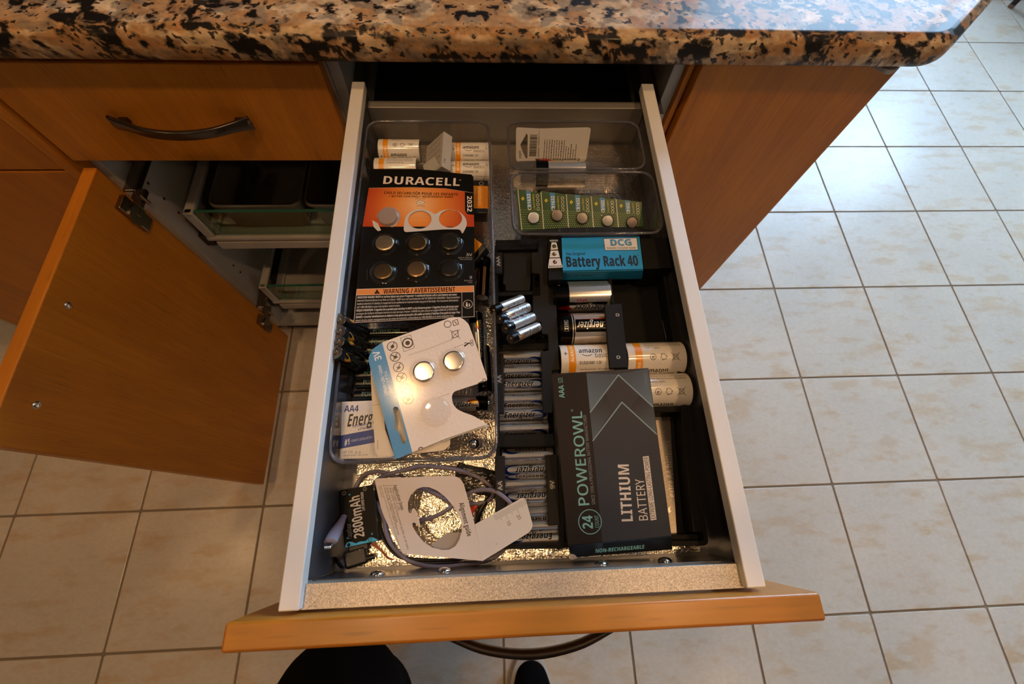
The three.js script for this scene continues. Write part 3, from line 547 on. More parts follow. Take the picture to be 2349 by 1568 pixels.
// four AAA in clear wrap
const wrapFilm = phys({ color: rgb(0.97, 0.97, 0.98), roughness: 0.12, transmission: 1, thickness: 0, ior: 1.22 });
function packFilm(label, ends, r) {
  const t = thing('shrink_wrap', label, 'wrapping'), A = ends.map((e) => new THREE.Vector3(...e[0])), B = ends.map((e) => new THREE.Vector3(...e[1]));
  const ax = B[0].clone().sub(A[0]).normalize(), across = A[3].clone().sub(A[0]).normalize(), nrm = new THREE.Vector3().crossVectors(ax, across).normalize(); if (nrm.y < 0) nrm.negate();
  const pos = [], idx = [], NS = 15, n = 56;
  for (let i = 0; i <= NS; i++) {
    const s = -0.03 + 1.06 * (i / NS), edge = i === 0 || i === NS;
    for (let j = 0; j < n; j++) {
      const a = (j / n) * 2 * Math.PI, ca = Math.cos(a), k = Math.min(3, Math.max(0, (ca * 0.5 + 0.5) * 3)), lo = Math.floor(Math.min(2.999, k)), f = k - lo;
      const c = A[lo].clone().lerp(A[lo + 1], f).lerp(B[lo].clone().lerp(B[lo + 1], f), s), dip = 0.0011 * Math.sin(f * Math.PI), rr = r + 0.0005 - dip + 0.0003 * Math.sin(i * 1.7 + j);
      c.addScaledVector(nrm, Math.sin(a) * rr * (edge ? 0.75 : 1)).addScaledVector(across, ca > 0.96 || ca < -0.96 ? Math.sign(ca) * rr * (edge ? 0.7 : 1) : 0); pos.push(c.x, c.y, c.z);
    }
  }
  for (let i = 0; i < NS; i++) for (let j = 0; j < n; j++) { const a = i * n + j, b = i * n + ((j + 1) % n); idx.push(a, b, a + n, b, b + n, a + n); }
  const g = new THREE.BufferGeometry(); g.setAttribute('position', new THREE.Float32BufferAttribute(pos, 3)); g.setAttribute('uv', new THREE.Float32BufferAttribute(new Float32Array((pos.length / 3) * 2), 2)); g.setIndex(idx); g.computeVertexNormals();
  mesh('film', g, wrapFilm, t); return t;
}
{
  const P = [[.0018,.829,.4765],[.0078,.829,.4865],[.0134,.829,.4972],[.0181,.829,.5082]], Q = [[.0377,.805,.4501],[.0434,.805,.4598],[.046,.805,.473],[.051,.805,.4845]], ends = [];
  P.forEach((p, i) => { const d = new THREE.Vector3(...Q[i]).sub(new THREE.Vector3(...p)).normalize().multiplyScalar(0.0465); const q = [p[0] + d.x, p[1] + d.y, p[2] + d.z]; ends.push([p, q]); between('max AAA', `grey AAA battery, ${ORD[i]} from the back of the four wrapped in clear film`, q, p, [-1.2, -0.3, 1.4, -0.75][i], 'four wrapped AAA batteries on the rack'); });
  packFilm('clear shrink wrap round four grey AAA batteries lying across the rack', ends, 0.0054);
}
{
  const P = [[-.1477,.843,.4897],[-.1464,.843,.5012],[-.1464,.843,.512],[-.1473,.843,.5225]], Q = [[-.1357,.799,.4854],[-.1356,.799,.4979],[-.1364,.799,.5086],[-.1371,.799,.5202]], ends = [];
  P.forEach((p, i) => { const d = new THREE.Vector3(...Q[i]).sub(new THREE.Vector3(...p)).normalize().multiplyScalar(0.0528); const q = [p[0] + d.x, p[1] + d.y, p[2] + d.z]; ends.push([p, q]); between('wrapped AA', `black AA battery with yellow swoosh, ${ORD[i]} from the back of the wrapped four`, q, p, [0.5, -0.5, 0.4, -0.5][i], 'four wrapped black AA batteries at the left rail'); });
  packFilm('clear shrink wrap round four black AA batteries leaning on the left rail', ends, 0.00745);
}
// black AAA row in the long bin
[[-.1187,.8,.4842],[-.1179,.8,.4942],[-.1172,.8,.5036],[-.1163,.8,.5158],[-.1151,.8,.5314],[-.1145,.8,.5403],[-.1136,.8,.5526]].forEach((q, i) => { const x = -0.1155 + [0.004, 0.003, 0.001, 0, -0.0015, -0.0015, -0.002][i];
  battery('black AAA', `black AAA battery with teal lettering, ${ORD[i]} from the back of its row`, [x, [0.7946, 0.7946, 0.7946, 0.7946, 0.7946, 0.7946, 0.7946][i], q[2]], { yaw: Math.PI, roll: [0.1, -0.35, -0.6, -0.5, 0.15, 0.05, 0.05][i], group: 'black AAA batteries in a row in the long bin' }); });
// large white cells at the back of the long bin
{
  const g = 'white and orange C batteries at the back of the long bin', yw = Math.PI;
  battery('white C', 'white C battery with orange band, rear one of the left pair', [-.1106,.8035,.2363], { yaw: yw - 0.01, roll: -1.3, group: g });
  battery('white C', 'white C battery with orange band, front one of the left pair', [-.1132,.8035,.2668], { yaw: yw - 0.01, roll: 1.5, group: g });
  battery('white C', 'white C battery with orange band, rear one of the right pair', [-.0207,.8035,.2415], { yaw: yw, roll: -0.35, group: g });
  battery('white C', 'white C battery with orange band, front one of the right pair', [-.0207,.8035,.272], { yaw: yw, roll: -0.1, group: g });
}
// D cells in the rack
{
  battery('max D', 'silver D battery with black plus end, beside the blue tester box', [.1014,.7955,.4447], { yaw: Math.PI + 0.005, roll: -1.2 });
  battery('dark D', 'black and silver D battery dated 2012, half under the rack bar', [.1034,.7955,.4846], { yaw: Math.PI, roll: -0.15 });
  battery('white D', 'white D battery with orange band, left of the rack bar', [.1015,.7955,.5216], { yaw: Math.PI, roll: 0.15 });
  battery('max D', 'silver D battery almost hidden under the dark battery box', [.1,.7955,.5541], { yaw: Math.PI, roll: 0.4 });
  battery('white D', 'white D battery with orange band, right of the rack bar', [.1712,.7955,.5208], { yaw: Math.PI, roll: -1.25 });
  battery('white D', 'white D battery showing only its minus end from under the dark box', [.1706,.7955,.5561], { yaw: Math.PI, roll: -1.35 });
  battery('max D', 'silver and black D battery lying under the white hang card', [.0904,.7985,.2691], { yaw: Math.PI, roll: 0.45 });
}
// loose cells along the right side of the long bin
between('max AA', 'silver AA battery standing beside the right edge of the coin card', [-.0146,.789,.5023], [-.016,.795,.4729], 0.7);
between('dark AA', 'dark AA battery lying behind the coin card by the bin wall', [-.009,.786,.5044], [-.0073,.786,.5471], 0.2);
between('dark AA', 'dark coppery AA battery lying beside the black coin cell card', [-.009,.789,.4364], [-.0059,.789,.3906], -0.2);
between('max AA', 'silver AA battery seen through the torn corner of the coin card', [-.0456,.797,.5633], [-.013,.797,.5642], 0.35);
// nine volt batteries
{
  const W9 = 0.0275, L9 = 0.0505, T9 = 0.018;
  const pr = new Print([0, 0, L9, W9], 9000, '#e8900f'); const g = pr.g, w = pr.c.width, h = pr.c.height; g.fillStyle = '#1a1917'; g.fillRect(0, 0, w * 0.19, h); g.fillRect(w * 0.86, 0, w, h);
  text(g, 'amazonbasics', w * 0.22, h * 0.36, { s: h * 0.22, w: w * 0.55, color: '#f6d9a8' }); g.strokeStyle = '#f6d9a8'; g.lineWidth = 4; g.beginPath(); g.moveTo(w * 0.26, h * 0.52); g.quadraticCurveTo(w * 0.34, h * 0.62, w * 0.44, h * 0.52); g.stroke(); g.beginPath(); g.arc(w * 0.12, h * 0.3, h * 0.09, 0, 7); g.stroke();
  const body = clean(new RoundedBoxGeometry(L9, T9, W9, 3, 0.002)), p = body.attributes.position, uv = body.attributes.uv; for (let i = 0; i < p.count; i++) uv.setXY(i, p.getX(i) / L9 + 0.5, 0.5 - p.getZ(i) / W9);
  const mk = (label, c, yaw, tilt) => { const t = thing('square_battery', label, 'battery', c); mesh('case', body, phys({ map: pr.tex(), roughness: 0.3, clearcoat: 0.4 }), t); for (const s of [-1, 1]) mesh('snap_terminal', lathe([[0, 0.0028], [0.0028, 0.0028], [0.0032, 0], [0.0032, -0.0004]], 20).rotateZ(Math.PI / 2).translate(-L9 / 2, 0, s * 0.0065), M.chrome, t); t.rotation.set(tilt, yaw, 0, 'YXZ'); return t; };
  mk('orange and black nine volt battery beside the black coin cell card', [-.0136,.7995,.3126], -Math.PI / 2 - 0.02, 0);
  mk('orange nine volt battery whose corner sticks out under the black card', [-.0279,.798,.3776], -0.75, 0.3);
}
// steel ball
{ const q = [-.0195,.784,.603]; const t = thing('steel_ball', 'small shiny steel ball on the ribbed floor of the long bin', 'ball', [q[0], 0.7788 + 0.0055, q[2]]); mesh('sphere_body', new THREE.SphereGeometry(0.0055, 32, 20), M.chrome, t); }
// ---------- battery rack ----------
const rackMat = phys({ color: rgb(0.0105, 0.0105, 0.011), roughness: 0.6, specularIntensity: 0.22 });
const plateMat = phys({ color: rgb(0.019, 0.019, 0.0195), roughness: 0.65, specularIntensity: 0.25 });
const rackOut = rounded([[0.0066, 0.3745], [0.2045, 0.3745], [0.1945, 0.7035], [0.0012, 0.698]], 0.006, 4);
{
  const t = thing('battery_rack', 'black plastic battery rack with slots and a built-in tester', 'battery rack', [0, 0, 0]);
  const inner = rounded([[0.0096, 0.3775], [0.2012, 0.3775], [0.1912, 0.7], [0.0042, 0.695]], 0.004, 3);
  mesh('base_plate', plan(rackOut, 0.7736, 0.7772, 0.0006), rackMat, t);
  mesh('outer_wall', plan(rackOut, 0.7772, 0.801, 0.0007, [inner]), rackMat, t);
  const xz = (l) => l.map((p) => [p[0], p[2]]);
  const plate = (name, pts, y0, y1, r = 0.0012, m = plateMat) => mesh(name, plan(rounded(xz(pts), r, 3), y0, y1, 0.0006), m, t);
  plate('divider_plate', [[.0571,.806,.3757],[.0684,.806,.375],[.0659,.806,.4176],[.0643,.806,.4584],[.0722,.806,.4592],[.07,.806,.5335],[.0619,.806,.5345],[.0596,.806,.5782],[.05,.806,.5784],[.0515,.806,.5344],[.0517,.806,.5134],[.0599,.806,.5124],[.0606,.806,.494],[.0541,.806,.4932],[.0544,.806,.4796],[.0454,.806,.4787],[.0472,.806,.4477],[.0552,.806,.4472],[.0563,.806,.4197],[.0475,.806,.4184],[.0484,.806,.3916],[.0562,.806,.3909]], 0.8015, 0.8062);
  plate('divider_wall', [[.069,.802,.3719],[.0721,.802,.3719],[.0675,.802,.6156],[.0622,.802,.7],[.0575,.802,.6998],[.0609,.802,.5791],[.0631,.802,.4577]], 0.7772, 0.8015, 0.0005, rackMat);
  plate('slot_pad', [[.0163,.793,.3802],[.05,.793,.3806],[.0466,.793,.4265],[.0452,.793,.434],[.0181,.793,.4339],[.0178,.793,.426],[.0152,.793,.4245]], 0.7772, 0.793);
  plate('slot_clip', [[.0065,.8045,.3902],[.0153,.8045,.3894],[.0144,.8045,.4174],[.0061,.8045,.4178]], 0.7995, 0.8045);
  plate('slot_clip', [[.0059,.8055,.514],[.0127,.8055,.5137],[.0116,.8055,.578],[.0047,.8055,.5769]], 0.8008, 0.8055);
  plate('slot_clip', [[.0012,.8055,.618],[.0109,.8055,.6183],[.0091,.8055,.6948],[.0002,.8055,.6952]], 0.8008, 0.8055);
  plate('slot_clip', [[.05,.8055,.6188],[.0609,.8055,.6187],[.0585,.8055,.681],[.0481,.8055,.6814]], 0.8008, 0.8055);
  plate('cross_bar', [[.0034,.803,.5982],[.0593,.803,.5983],[.0602,.803,.6101],[.0031,.803,.6095]], 0.7772, 0.8025, 0.0012, rackMat);
  plate('cross_bar', [[.0063,.8,.4392],[.0479,.8,.4383],[.0477,.8,.4427],[.0062,.8,.4442]], 0.7772, 0.8, 0.0008, rackMat);
  plate('cross_bar', [[.008,.8,.3697],[.059,.8,.3691],[.0582,.8,.3825],[.0076,.8,.3836]], 0.7772, 0.8, 0.0008, rackMat);
  plate('cross_bar', [[.0058,.802,.5009],[.0611,.802,.5002],[.0606,.802,.5071],[.0056,.802,.5073]], 0.7772, 0.797, 0.0008, rackMat);
  plate('front_wall', [[.001,.804,.6957],[.0589,.804,.698],[.0595,.804,.7005],[.0009,.804,.6985]], 0.7772, 0.803, 0.0008, rackMat);
  plate('bay_ledge', [[.165,.79,.6937],[.1901,.79,.6939],[.1901,.79,.7021],[.1647,.79,.7026]], 0.7772, 0.79, 0.001, rackMat);
  plate('bay_wall', [[.1632,.803,.5744],[.1903,.803,.5743],[.1891,.803,.5805],[.1632,.803,.5802]], 0.7772, 0.803, 0.0008, rackMat);
  plate('bay_wall', [[.2018,.8,.4594],[.2088,.8,.4595],[.195,.8,.6923],[.182,.8,.6918]], 0.7772, 0.8, 0.001, rackMat);
  plate('bar_stem', [[.1322,.812,.4299],[.1356,.812,.43],[.1348,.812,.463],[.132,.812,.463]], 0.7772, 0.812, 0.0004, rackMat);
  plate('bar_stem', [[.1266,.812,.5346],[.1338,.812,.5348],[.1333,.812,.5385],[.1262,.812,.5383]], 0.7772, 0.812, 0.0004, rackMat);
  plate('holding_bar', [[.122,.818,.4663],[.1406,.818,.4651],[.1381,.818,.5369],[.1189,.818,.5374]], 0.8135, 0.818, 0.0014);
  plate('tester_housing', [[.0669,.818,.3831],[.0824,.818,.3821],[.0796,.818,.4347],[.0637,.818,.4356]], 0.7772, 0.8185, 0.001, rackMat);
  plate('tester_housing', [[.1729,.818,.382],[.2061,.818,.3818],[.2055,.818,.4218],[.1712,.818,.423]], 0.7772, 0.8185, 0.0025, rackMat);
  mesh('contact_strip', tube([[.1971,.782,.4698],[.1976,.782,.4851],[.1981,.782,.4995]], 0.0007, 12, 8), M.chrome, t);
  const floorTx = dataTex(256, 256, (x, y) => { const k = 26 + 12 * fbm(x * 0.05, y * 0.05, 3, 3); return [k * 1.1, k, k * 0.92]; });
  // loose metallic tray floor with print
  const F = [[.1594,.7785,.6923],[.9992,0,.039],[.039,0,-.9992]], o = [[-.0324,-.0015],[.0151,-.0015],[.0245,.1175],[-.0208,.1152]], R = bounds(o);
  const pr = new Print(R, 7000, '#7b7268'); for (let i = 0; i < 9000; i++) { const v = 80 + rnd() * 110; pr.g.fillStyle = `rgb(${v * 1.05},${v},${v * 0.92})`; pr.g.fillRect(rnd() * pr.c.width, rnd() * pr.c.height, 2, 2); }
  pr.span('extra AA batteries', [.0151,.0325], [.0173,.0881], 0.0062, { color: '#b9b2a8' }); pr.fill([[.0069,.0204],[.0127,.0244],[.0114,.0212],[.0125,.0196],[.0105,.018]], '#b9b2a8');
  const s = mesh('printed_floor', sheet(o, 0.0006, R), std({ map: pr.tex(), roughness: 0.33, metalness: 0.85 }), t); setFrame(s, F);
  // blue label block of the tester
  const q = [[.0024,.0426],[.0916,.0425],[.0893,0],[0,0]], B = bounds(q), D = new Print(B, 9000, '#1f93c9');
  D.fill([[.0496,.041],[.0889,.0414],[.0878,.0244],[.0495,.0247]], '#1a1a1a'); D.fill([[.0503,.0404],[.0881,.0407],[.0872,.0252],[.0501,.0254]], '#e6e4e0');
  D.span('DCG', [.0563,.035], [.0819,.035], 0.0085, { bold: true, color: '#4f9fd0', stroke: '#31313a', lw: 4 }); D.span('Domains Consumer Goods', [.052,.0281], [.0853,.0277], 0.0022, { bold: true, color: '#17171a' });
  D.span('The Original', [.0049,.0211], [.027,.0215], 0.0036, { bold: true, color: '#0d1014' }); D.span('Battery Rack 40', [.0039,.011], [.0851,.0108], 0.0118, { bold: true, color: '#0d1014', stroke: '#0d1014', lw: 5, sy: 1.12 }); D.span('TM', [.0848,.0179], [.0872,.0178], 0.001, { bold: true, color: '#0d1014' });
  const top = group('tester_label', t); setFrame(top, [[.08,.82,.4255],[1,0,-.0091],[-.0091,0,-1]]);
  mesh('label_top', sheet(q, 0.0012, B), std({ map: D.tex(), roughness: 0.4 }), top);
  const fq = [[0,0],[.0915,0],[.0866,.0196],[-.0023,.0185]], FB = bounds(fq), E = new Print(FB, 8000, '#1b7fae'); E.span('LIFT FOR TESTER', [.0014,.0101], [.0318,.0101], 0.0028, { bold: true, color: '#0d1216' });
  const fr = group('tester_label_front', t); setFrame(fr, [[.0823,.8015,.4252],[1,0,-.002],[.0001,.9995,.0314]]); mesh('label_face', sheet(fq, 0.0008, FB), std({ map: E.tex(), roughness: 0.4 }), fr);
  plate('tester_body', [[.0826,.8185,.3819],[.1722,.8185,.3812],[.1697,.8185,.4238],[.0806,.8185,.4246]], 0.7995, 0.8196, 0.0008, rackMat);
  // white indicator strip with three lamps
  const ind = group('indicator', t); setFrame(ind, [[.0635,.82,.422],[.9998,0,-.0183],[-.0183,0,-.9998]]);
  const strip = [[[.0074,.0338],[.0128,.0336],[.0139,.0243],[.0055,.024]], [[.0054,.0229],[.0138,.0229],[.0149,.014],[.0034,.0138]], [[.0031,.0127],[.0152,.0129],[.0165,.0008],[.0005,.0005]]];
  strip.forEach((p) => mesh('white_panel', sheet(rounded(p, 0.0006, 2), 0.0004, bounds(p)), std({ color: rgb(0.7, 0.69, 0.67), roughness: 0.5 }), ind));
  [[[.0099,.0285], [0.01, 0.025, 0.012]], [[.0091,.0182], [0.06, 0.05, 0.012]], [[.0089,.008], [0.09, 0.008, 0.008]]].forEach(([c, k]) => { mesh('lamp_lens', lathe([[0, 0.0016], [0.0016, 0.0012], [0.0023, 0.0004], [0.0023, 0]], 20).rotateX(Math.PI / 2), phys({ color: rgb(...k), roughness: 0.15, clearcoat: 1 }), ind, [c[0], c[1], 0.0004]); });
  const word = (str, a, b, h, bg, col, parent, z) => { const w = Math.hypot(b[0] - a[0], b[1] - a[1]), P = new Print([0, 0, w * 1.1, h * 1.5], 12000, bg); P.span(str, [w * 0.05, h * 0.75], [w * 1.05, h * 0.75], h, { color: col, bold: true }); return mesh('lettering', new THREE.BoxGeometry(w * 1.1, h * 1.5, 0.0002), std({ map: P.tex(), roughness: 0.6 }), parent, [(a[0] + b[0]) / 2, (a[1] + b[1]) / 2, z], [0, 0, Math.atan2(b[1] - a[1], b[0] - a[0])]); };
  word('GOOD', [.0056,.0362], [.015,.0362], 0.0021, '#17171a', '#cfccc6', ind, 0.0001); word('REPLACE', [.0017,.0024], [.0161,.0025], 0.0018, '#d3d1cd', '#1a1a1a', ind, 0.0006);
  const flat = (str, a, b, y, h) => { const d = [b[0] - a[0], b[2] - a[2]], w = Math.hypot(...d), P = new Print([0, 0, w * 1.1, h * 1.4], 12000, '#252526'); P.span(str, [w * 0.05, h * 0.7], [w * 1.05, h * 0.7], h, { color: '#cfcac2' }); const m = mesh('lettering', new THREE.BoxGeometry(w * 1.1, h * 1.4, 0.0002).rotateX(-Math.PI / 2), std({ map: P.tex(), roughness: 0.6 }), t, [(a[0] + b[0]) / 2, y, (a[2] + b[2]) / 2], [0, -Math.atan2(d[1], d[0]), 0]); return m; };
  flat('AAA', [.0105,.8045,.4082], [.0098,.8045,.3955], 0.8046, 0.0042); flat('AA', [.0077,.8055,.5461], [.0075,.8055,.5378], 0.8056, 0.0042); flat('AA', [.0057,.8055,.6492], [.0053,.8055,.6411], 0.8056, 0.0042); flat('9V', [.0544,.8055,.6498], [.0541,.8055,.6424], 0.8056, 0.0042);
  const dm = std({ color: rgb(0.6, 0.58, 0.55), roughness: 0.5 });
  for (const q of [[.1344,.818,.4784], [.1291,.818,.5259]]) mesh('lettering', merge([plan(rounded([[-0.0018, -0.0016], [0.001, -0.0016], [0.0019, -0.0008], [0.0019, 0.0008], [0.001, 0.0016], [-0.0018, 0.0016]], 0.0003, 2), 0, 0.0003, 0.00005, [[[-0.0012, -0.001], [0.0009, -0.001], [0.0013, 0], [0.0009, 0.001], [-0.0012, 0.001]]])]), dm, t, [q[0], 0.8179, q[2]]);
}
// ---------- dark battery box on the rack ----------
{
  const t = thing('battery_box', 'dark grey printed battery carton with chevrons lying tilted on the rack', 'box'); setFrame(t, [[.0637,.814,.6973],[.999,0,-.0437],[-.0431,.1655,-.9853]]);
  const o = [[0,0],[.0924,0],[.0932,.1505],[-.0003,.1511]], B = bounds(o), P = new Print(B, 9000, '#2a2626');
  P.fill(o, P.grad([.0711,.1366], [.0532,.0026], [[0, '#3d3a3d'], [0.35, '#3a3a3f'], [0.6, '#363a40'], [1, '#34383e']]));
  P.fill([[-.0003,.1511],[.0325,.1505],[.0302,-.0001],[0,0]], '#211a1a');
  P.fill([[.0326,.1493],[.063,.1464],[.032,.1128]], P.grad([.0308,.1149], [.0554,.1461], [[0, '#687782'], [1, '#4d545b']])); P.fill([[.0635,.1464],[.0925,.1499],[.0925,.1133]], P.grad([.0928,.1166], [.0722,.1449], [[0, '#687782'], [1, '#4a5057']]));
  P.fill([[.0318,.1116],[.0492,.1299],[.0519,.1117],[.0317,.087]], P.grad([.0313,.0909], [.0508,.1257], [[0, '#59646a'], [1, '#332f30']])); P.fill([[.0926,.1125],[.0804,.1244],[.07,.1129],[.0921,.088]], P.grad([.0918,.0904], [.0754,.1219], [[0, '#59646a'], [1, '#332f30']]));
  P.line([[.0319,.1124],[.0632,.1458],[.0925,.1133]], '#87a0a2', 0.0011); P.line([[.0314,.0866],[.0632,.1199],[.0923,.088]], '#87a0a2', 0.0011);
  const teal = '#7db4b2', W = '#dcd2c6';
  P.span('AAA', [.007,.1279], [.0073,.1398], 0.0052, { bold: true, color: teal }); P.span('SIZE', [.0073,.1418], [.0072,.1472], 0.0042, { color: teal });
  P.span('POWEROWL', [.0173,.0303], [.0196,.1145], 0.0098, { color: teal, stroke: teal, lw: 2.2 }); P.span('R', [.0151,.1146], [.0153,.1168], 0.002, { color: teal });
  P.span('SINCE 1996 A PROFESSIONAL BATTERY MANUFACTURER', [.0261,.0315], [.0266,.1107], 0.0031, { color: '#8a8f8f' });
  P.disc([.0211,.0176], 0.0101, null, teal, 0.0007); P.span('24', [.0187,.0116], [.0192,.0232], 0.0095, { bold: true, color: teal }); P.span('COUNT', [.027,.012], [.0274,.0225], 0.0036, { color: teal });
  P.span('LITHIUM', [.0547,.0141], [.0574,.0648], 0.0105, { bold: true, color: W }); P.span('BATTERY', [.0694,.0139], [.0704,.05], 0.0084, { color: W });
  P.fill([[.0756,.0141],[.081,.0144],[.0818,.0695],[.0762,.0693]], W); P.span('EXTREME LONG-LASTING POWER', [.0782,.015], [.0792,.0685], 0.0041, { color: '#2a2727' });
  P.span('1200mAh', [.0886,.1313], [.0894,.1459], 0.0034, { color: '#70767a' });
  mesh('carton', (bevelled(o, 0.0122, 0.0005).translate(0, 0, -0.0124)), std({ color: rgb(0.012, 0.0105, 0.0105), roughness: 0.6 }), t);
  mesh('printed_top', sheet(o, 0.0002, B).translate(0, 0, -0.0002), phys({ map: P.tex(), roughness: 0.42, specularIntensity: 0.3 }), t);
}
{
  const t = thing('carton_flap', 'dark open end flap of the battery carton with teal print', 'flap'); 
  // the flap belongs to the carton
  scene.remove(t); const b = scene.getObjectByName('battery_box'); t.name = 'end_flap'; t.userData = {};
  const o = [[-.0022,.0133],[.0898,.0148],[.0922,0],[0,0]], B = bounds(o), P = new Print(B, 8000, '#14171b'); P.span('NON-RECHARGEABLE', [.0217,.0053], [.0661,.0057], 0.0045, { bold: true, color: '#8fd2d0' });
  b.updateMatrixWorld(true); setFrame(t, [[.0662,.8045,.7073],[.9995,0,-.0319],[-.0235,.6758,-.7367]], 0.0001); b.attach(t); mesh('flap_sheet', sheet(o, 0.0006, B), std({ map: P.tex(), roughness: 0.45 }), t);
  const torn = [[-.0016,.0032],[-.0001,.0046],[.0034,.0032],[.0059,-.0006],[.0012,-.0017],[-.0008,-.0009]]; mesh('torn_corner', sheet(torn, 0.0007, bounds(torn)).translate(0, 0, 0.0007), std({ color: rgb(0.6, 0.56, 0.5), roughness: 0.8 }), t);
}
// ---------- cards ----------
const coinMat = (c, r = 0.3) => std({ color: rgb(...c), roughness: r, metalness: 1 });
const coinGeo = lathe([[0, 0.0030], [0.0082, 0.0030], [0.0086, 0.0027], [0.0092, 0.0027], [0.0099, 0.0022], [0.0101, 0.0016], [0.0101, 0.0003], [0.0097, 0], [0, 0]], 44).rotateX(Math.PI / 2);
const domeGeo = (r, h) => lathe([[0, h], [r * 0.86, h], [r * 0.95, h * 0.88], [r, h * 0.6], [r * 1.02, 0.0004], [r * 1.22, 0.0004], [r * 1.24, 0]], 44).rotateX(Math.PI / 2);
function coin(label, fr, [u, v], lift, mat, k = 1, grp) { const t = thing('coin_cell', label, 'battery'); setFrame(t, fr); t.translateX(u); t.translateY(v); t.translateZ(lift); mesh('steel_can', coinGeo, mat, t); if (k !== 1) t.scale.setScalar(k); if (grp) t.userData.group = grp; return t; }
{
  // black and orange coin cell card
  const F = [[-.1372,.8275,.4871],[.9995,0,-.0305],[-.0305,0,-.9995]], t = thing('blister_card', 'black and orange coin cell blister card with two torn out bubbles', 'blister pack'); setFrame(t, F);
  const o = rounded([[.0064,.1938],[.008,.1977],[.057,.1961],[.0816,.1929],[.1063,.188],[.1242,.1854],[.1262,.1818],[.1245,.1087],[.1222,0],[.0002,-.0001],[.0009,.0388],[.0023,.1166],[.0064,.1698]], 0.001, 2), B = bounds(o), P = new Print(B, 9500, '#0a0908');
  const or = [[.0064,.1698],[.0574,.169],[.0937,.1659],[.1257,.1583],[.1247,.1084],[.0698,.1138],[.0024,.1166]]; P.fill(or, '#c9501c');
  { const [x, y] = P.p([.0628,.1442]), g = P.g.createRadialGradient(x, y, 10, x, y, 0.062 * P.k); g.addColorStop(0, '#fcc890'); g.addColorStop(0.45, '#e88a3a'); g.addColorStop(1, '#b8401a'); P.fill(or, g); P.g.globalAlpha = 0.12; for (let k = 0; k < 26; k++) { const v = [.0626,.1672][1] - k * 0.0017; P.line([[B[0], v], [B[0] + B[2], v]], '#7a2408', 0.0005); } P.g.globalAlpha = 1; }
  P.fill([[-.0128,.117],[.1281,.1112],[.1281,.0972],[-.0119,.1032]], '#0a0908'); P.fill([[.0044,.2021],[.1315,.1979],[.1274,.1582],[.0935,.1657],[.0571,.1687],[.0031,.1697]], '#0a0908');
  P.line([[.0064,.1697],[.0574,.1689],[.0937,.1658],[.1257,.1582]], '#e9d6c4', 0.0003);
  P.span('DURACELL', [.0209,.1808], [.1108,.1744], 0.0117, { bold: true, color: '#e9dcd6' }); P.span('\u00ae', [.1093,.1777], [.1119,.1776], 0.002, { color: '#e9dcd6' });
  P.span('CHILD SECURE/S\u00dbR POUR LES ENFANTS', [.0236,.1624], [.1079,.1567], 0.0039, { bold: true, color: '#2c1306' }); P.span('+ BITTER COATING/+ REV\u00caTEMENT AMER', [.0292,.1572], [.1023,.1532], 0.0028, { bold: true, color: '#2c1306' });
  { const c = [.0652,.1469]; P.g.save(); const [x, y] = P.p(c); P.g.translate(x, y); P.g.fillStyle = '#f0d9bd'; P.g.strokeStyle = '#3a1a08'; P.g.lineWidth = 3; P.g.beginPath(); P.g.moveTo(-48, 0); P.g.quadraticCurveTo(0, -58, 48, 0); P.g.quadraticCurveTo(0, 58, -48, 0); P.g.fill(); P.g.stroke(); P.g.fillStyle = '#3a1a08'; for (const a of [-14, 14]) { P.g.beginPath(); P.g.arc(a, -5, 4, 0, 7); P.g.fill(); } P.g.beginPath(); P.g.arc(0, 14, 8, 3.6, 5.8); P.g.stroke(); P.g.restore(); P.span('BITTER TASTE', [.0593,.1523], [.0711,.1519], 0.0013, { color: '#3a1a08' }); P.span('GO\u00dbT AMER', [.0604,.1422], [.0702,.1418], 0.0013, { color: '#3a1a08' }); }
  P.fill([[.1157,.1602],[.1274,.1579],[.1263,.1274],[.1175,.1288],[.1152,.1336]], '#0a0908'); P.span('2032', [.1208,.1544], [.1203,.1317], 0.0056, { bold: true, color: '#ece2da' });
  P.span('3V', [.1145,.0753], [.1213,.075], 0.0036, { color: '#cfc9c2' }); P.span('Lithium batteries', [.106,.0721], [.1212,.0714], 0.0016, { color: '#b5aea6' }); P.span('Piles au lithium', [.1078,.0698], [.1211,.0692], 0.0016, { color: '#b5aea6' });
  P.span('9', [.1173,.0471], [.1203,.0469], 0.0036, { color: '#cfc9c2' }); P.span('Batteries', [.1117,.0436], [.1204,.0432], 0.0016, { color: '#b5aea6' }); P.span('Piles', [.1158,.0411], [.1203,.0409], 0.0016, { color: '#b5aea6' });
  P.line([[.0104,.0621],[.0109,.0479]], '#9a948c', 0.0004, [0.0006, 0.0012]);
  const bar = [[.001,.0388],[.1217,.0371],[.1213,.0299],[.0008,.0317]]; P.fill(bar, '#df8d4d'); P.line([[.001,.0386],[.1216,.0369],[.1208,.0013],[.0005,.0008],[.001,.0386]], '#e0d2c4', 0.0005); P.line([[.0008,.0316],[.1213,.0298]], '#e0d2c4', 0.0004); P.line([[.1089,.03],[.1084,.0013]], '#e0d2c4', 0.0004);
  P.span('WARNING / AVERTISSEMENT', [.0283,.0347], [.1022,.0337], 0.0057, { bold: true, color: '#1a0d05' }); P.fill([[.0217,.0376],[.0248,.0323],[.0191,.0324]], '#1a0d05'); P.span('!', [.0218,.0332], [.0223,.0332], 0.0028, { bold: true, color: '#df8d4d' });
  const a = [.0023,.029], b = [.1068,.0275], c = [.002,.0029], d = [.1066,.0035];
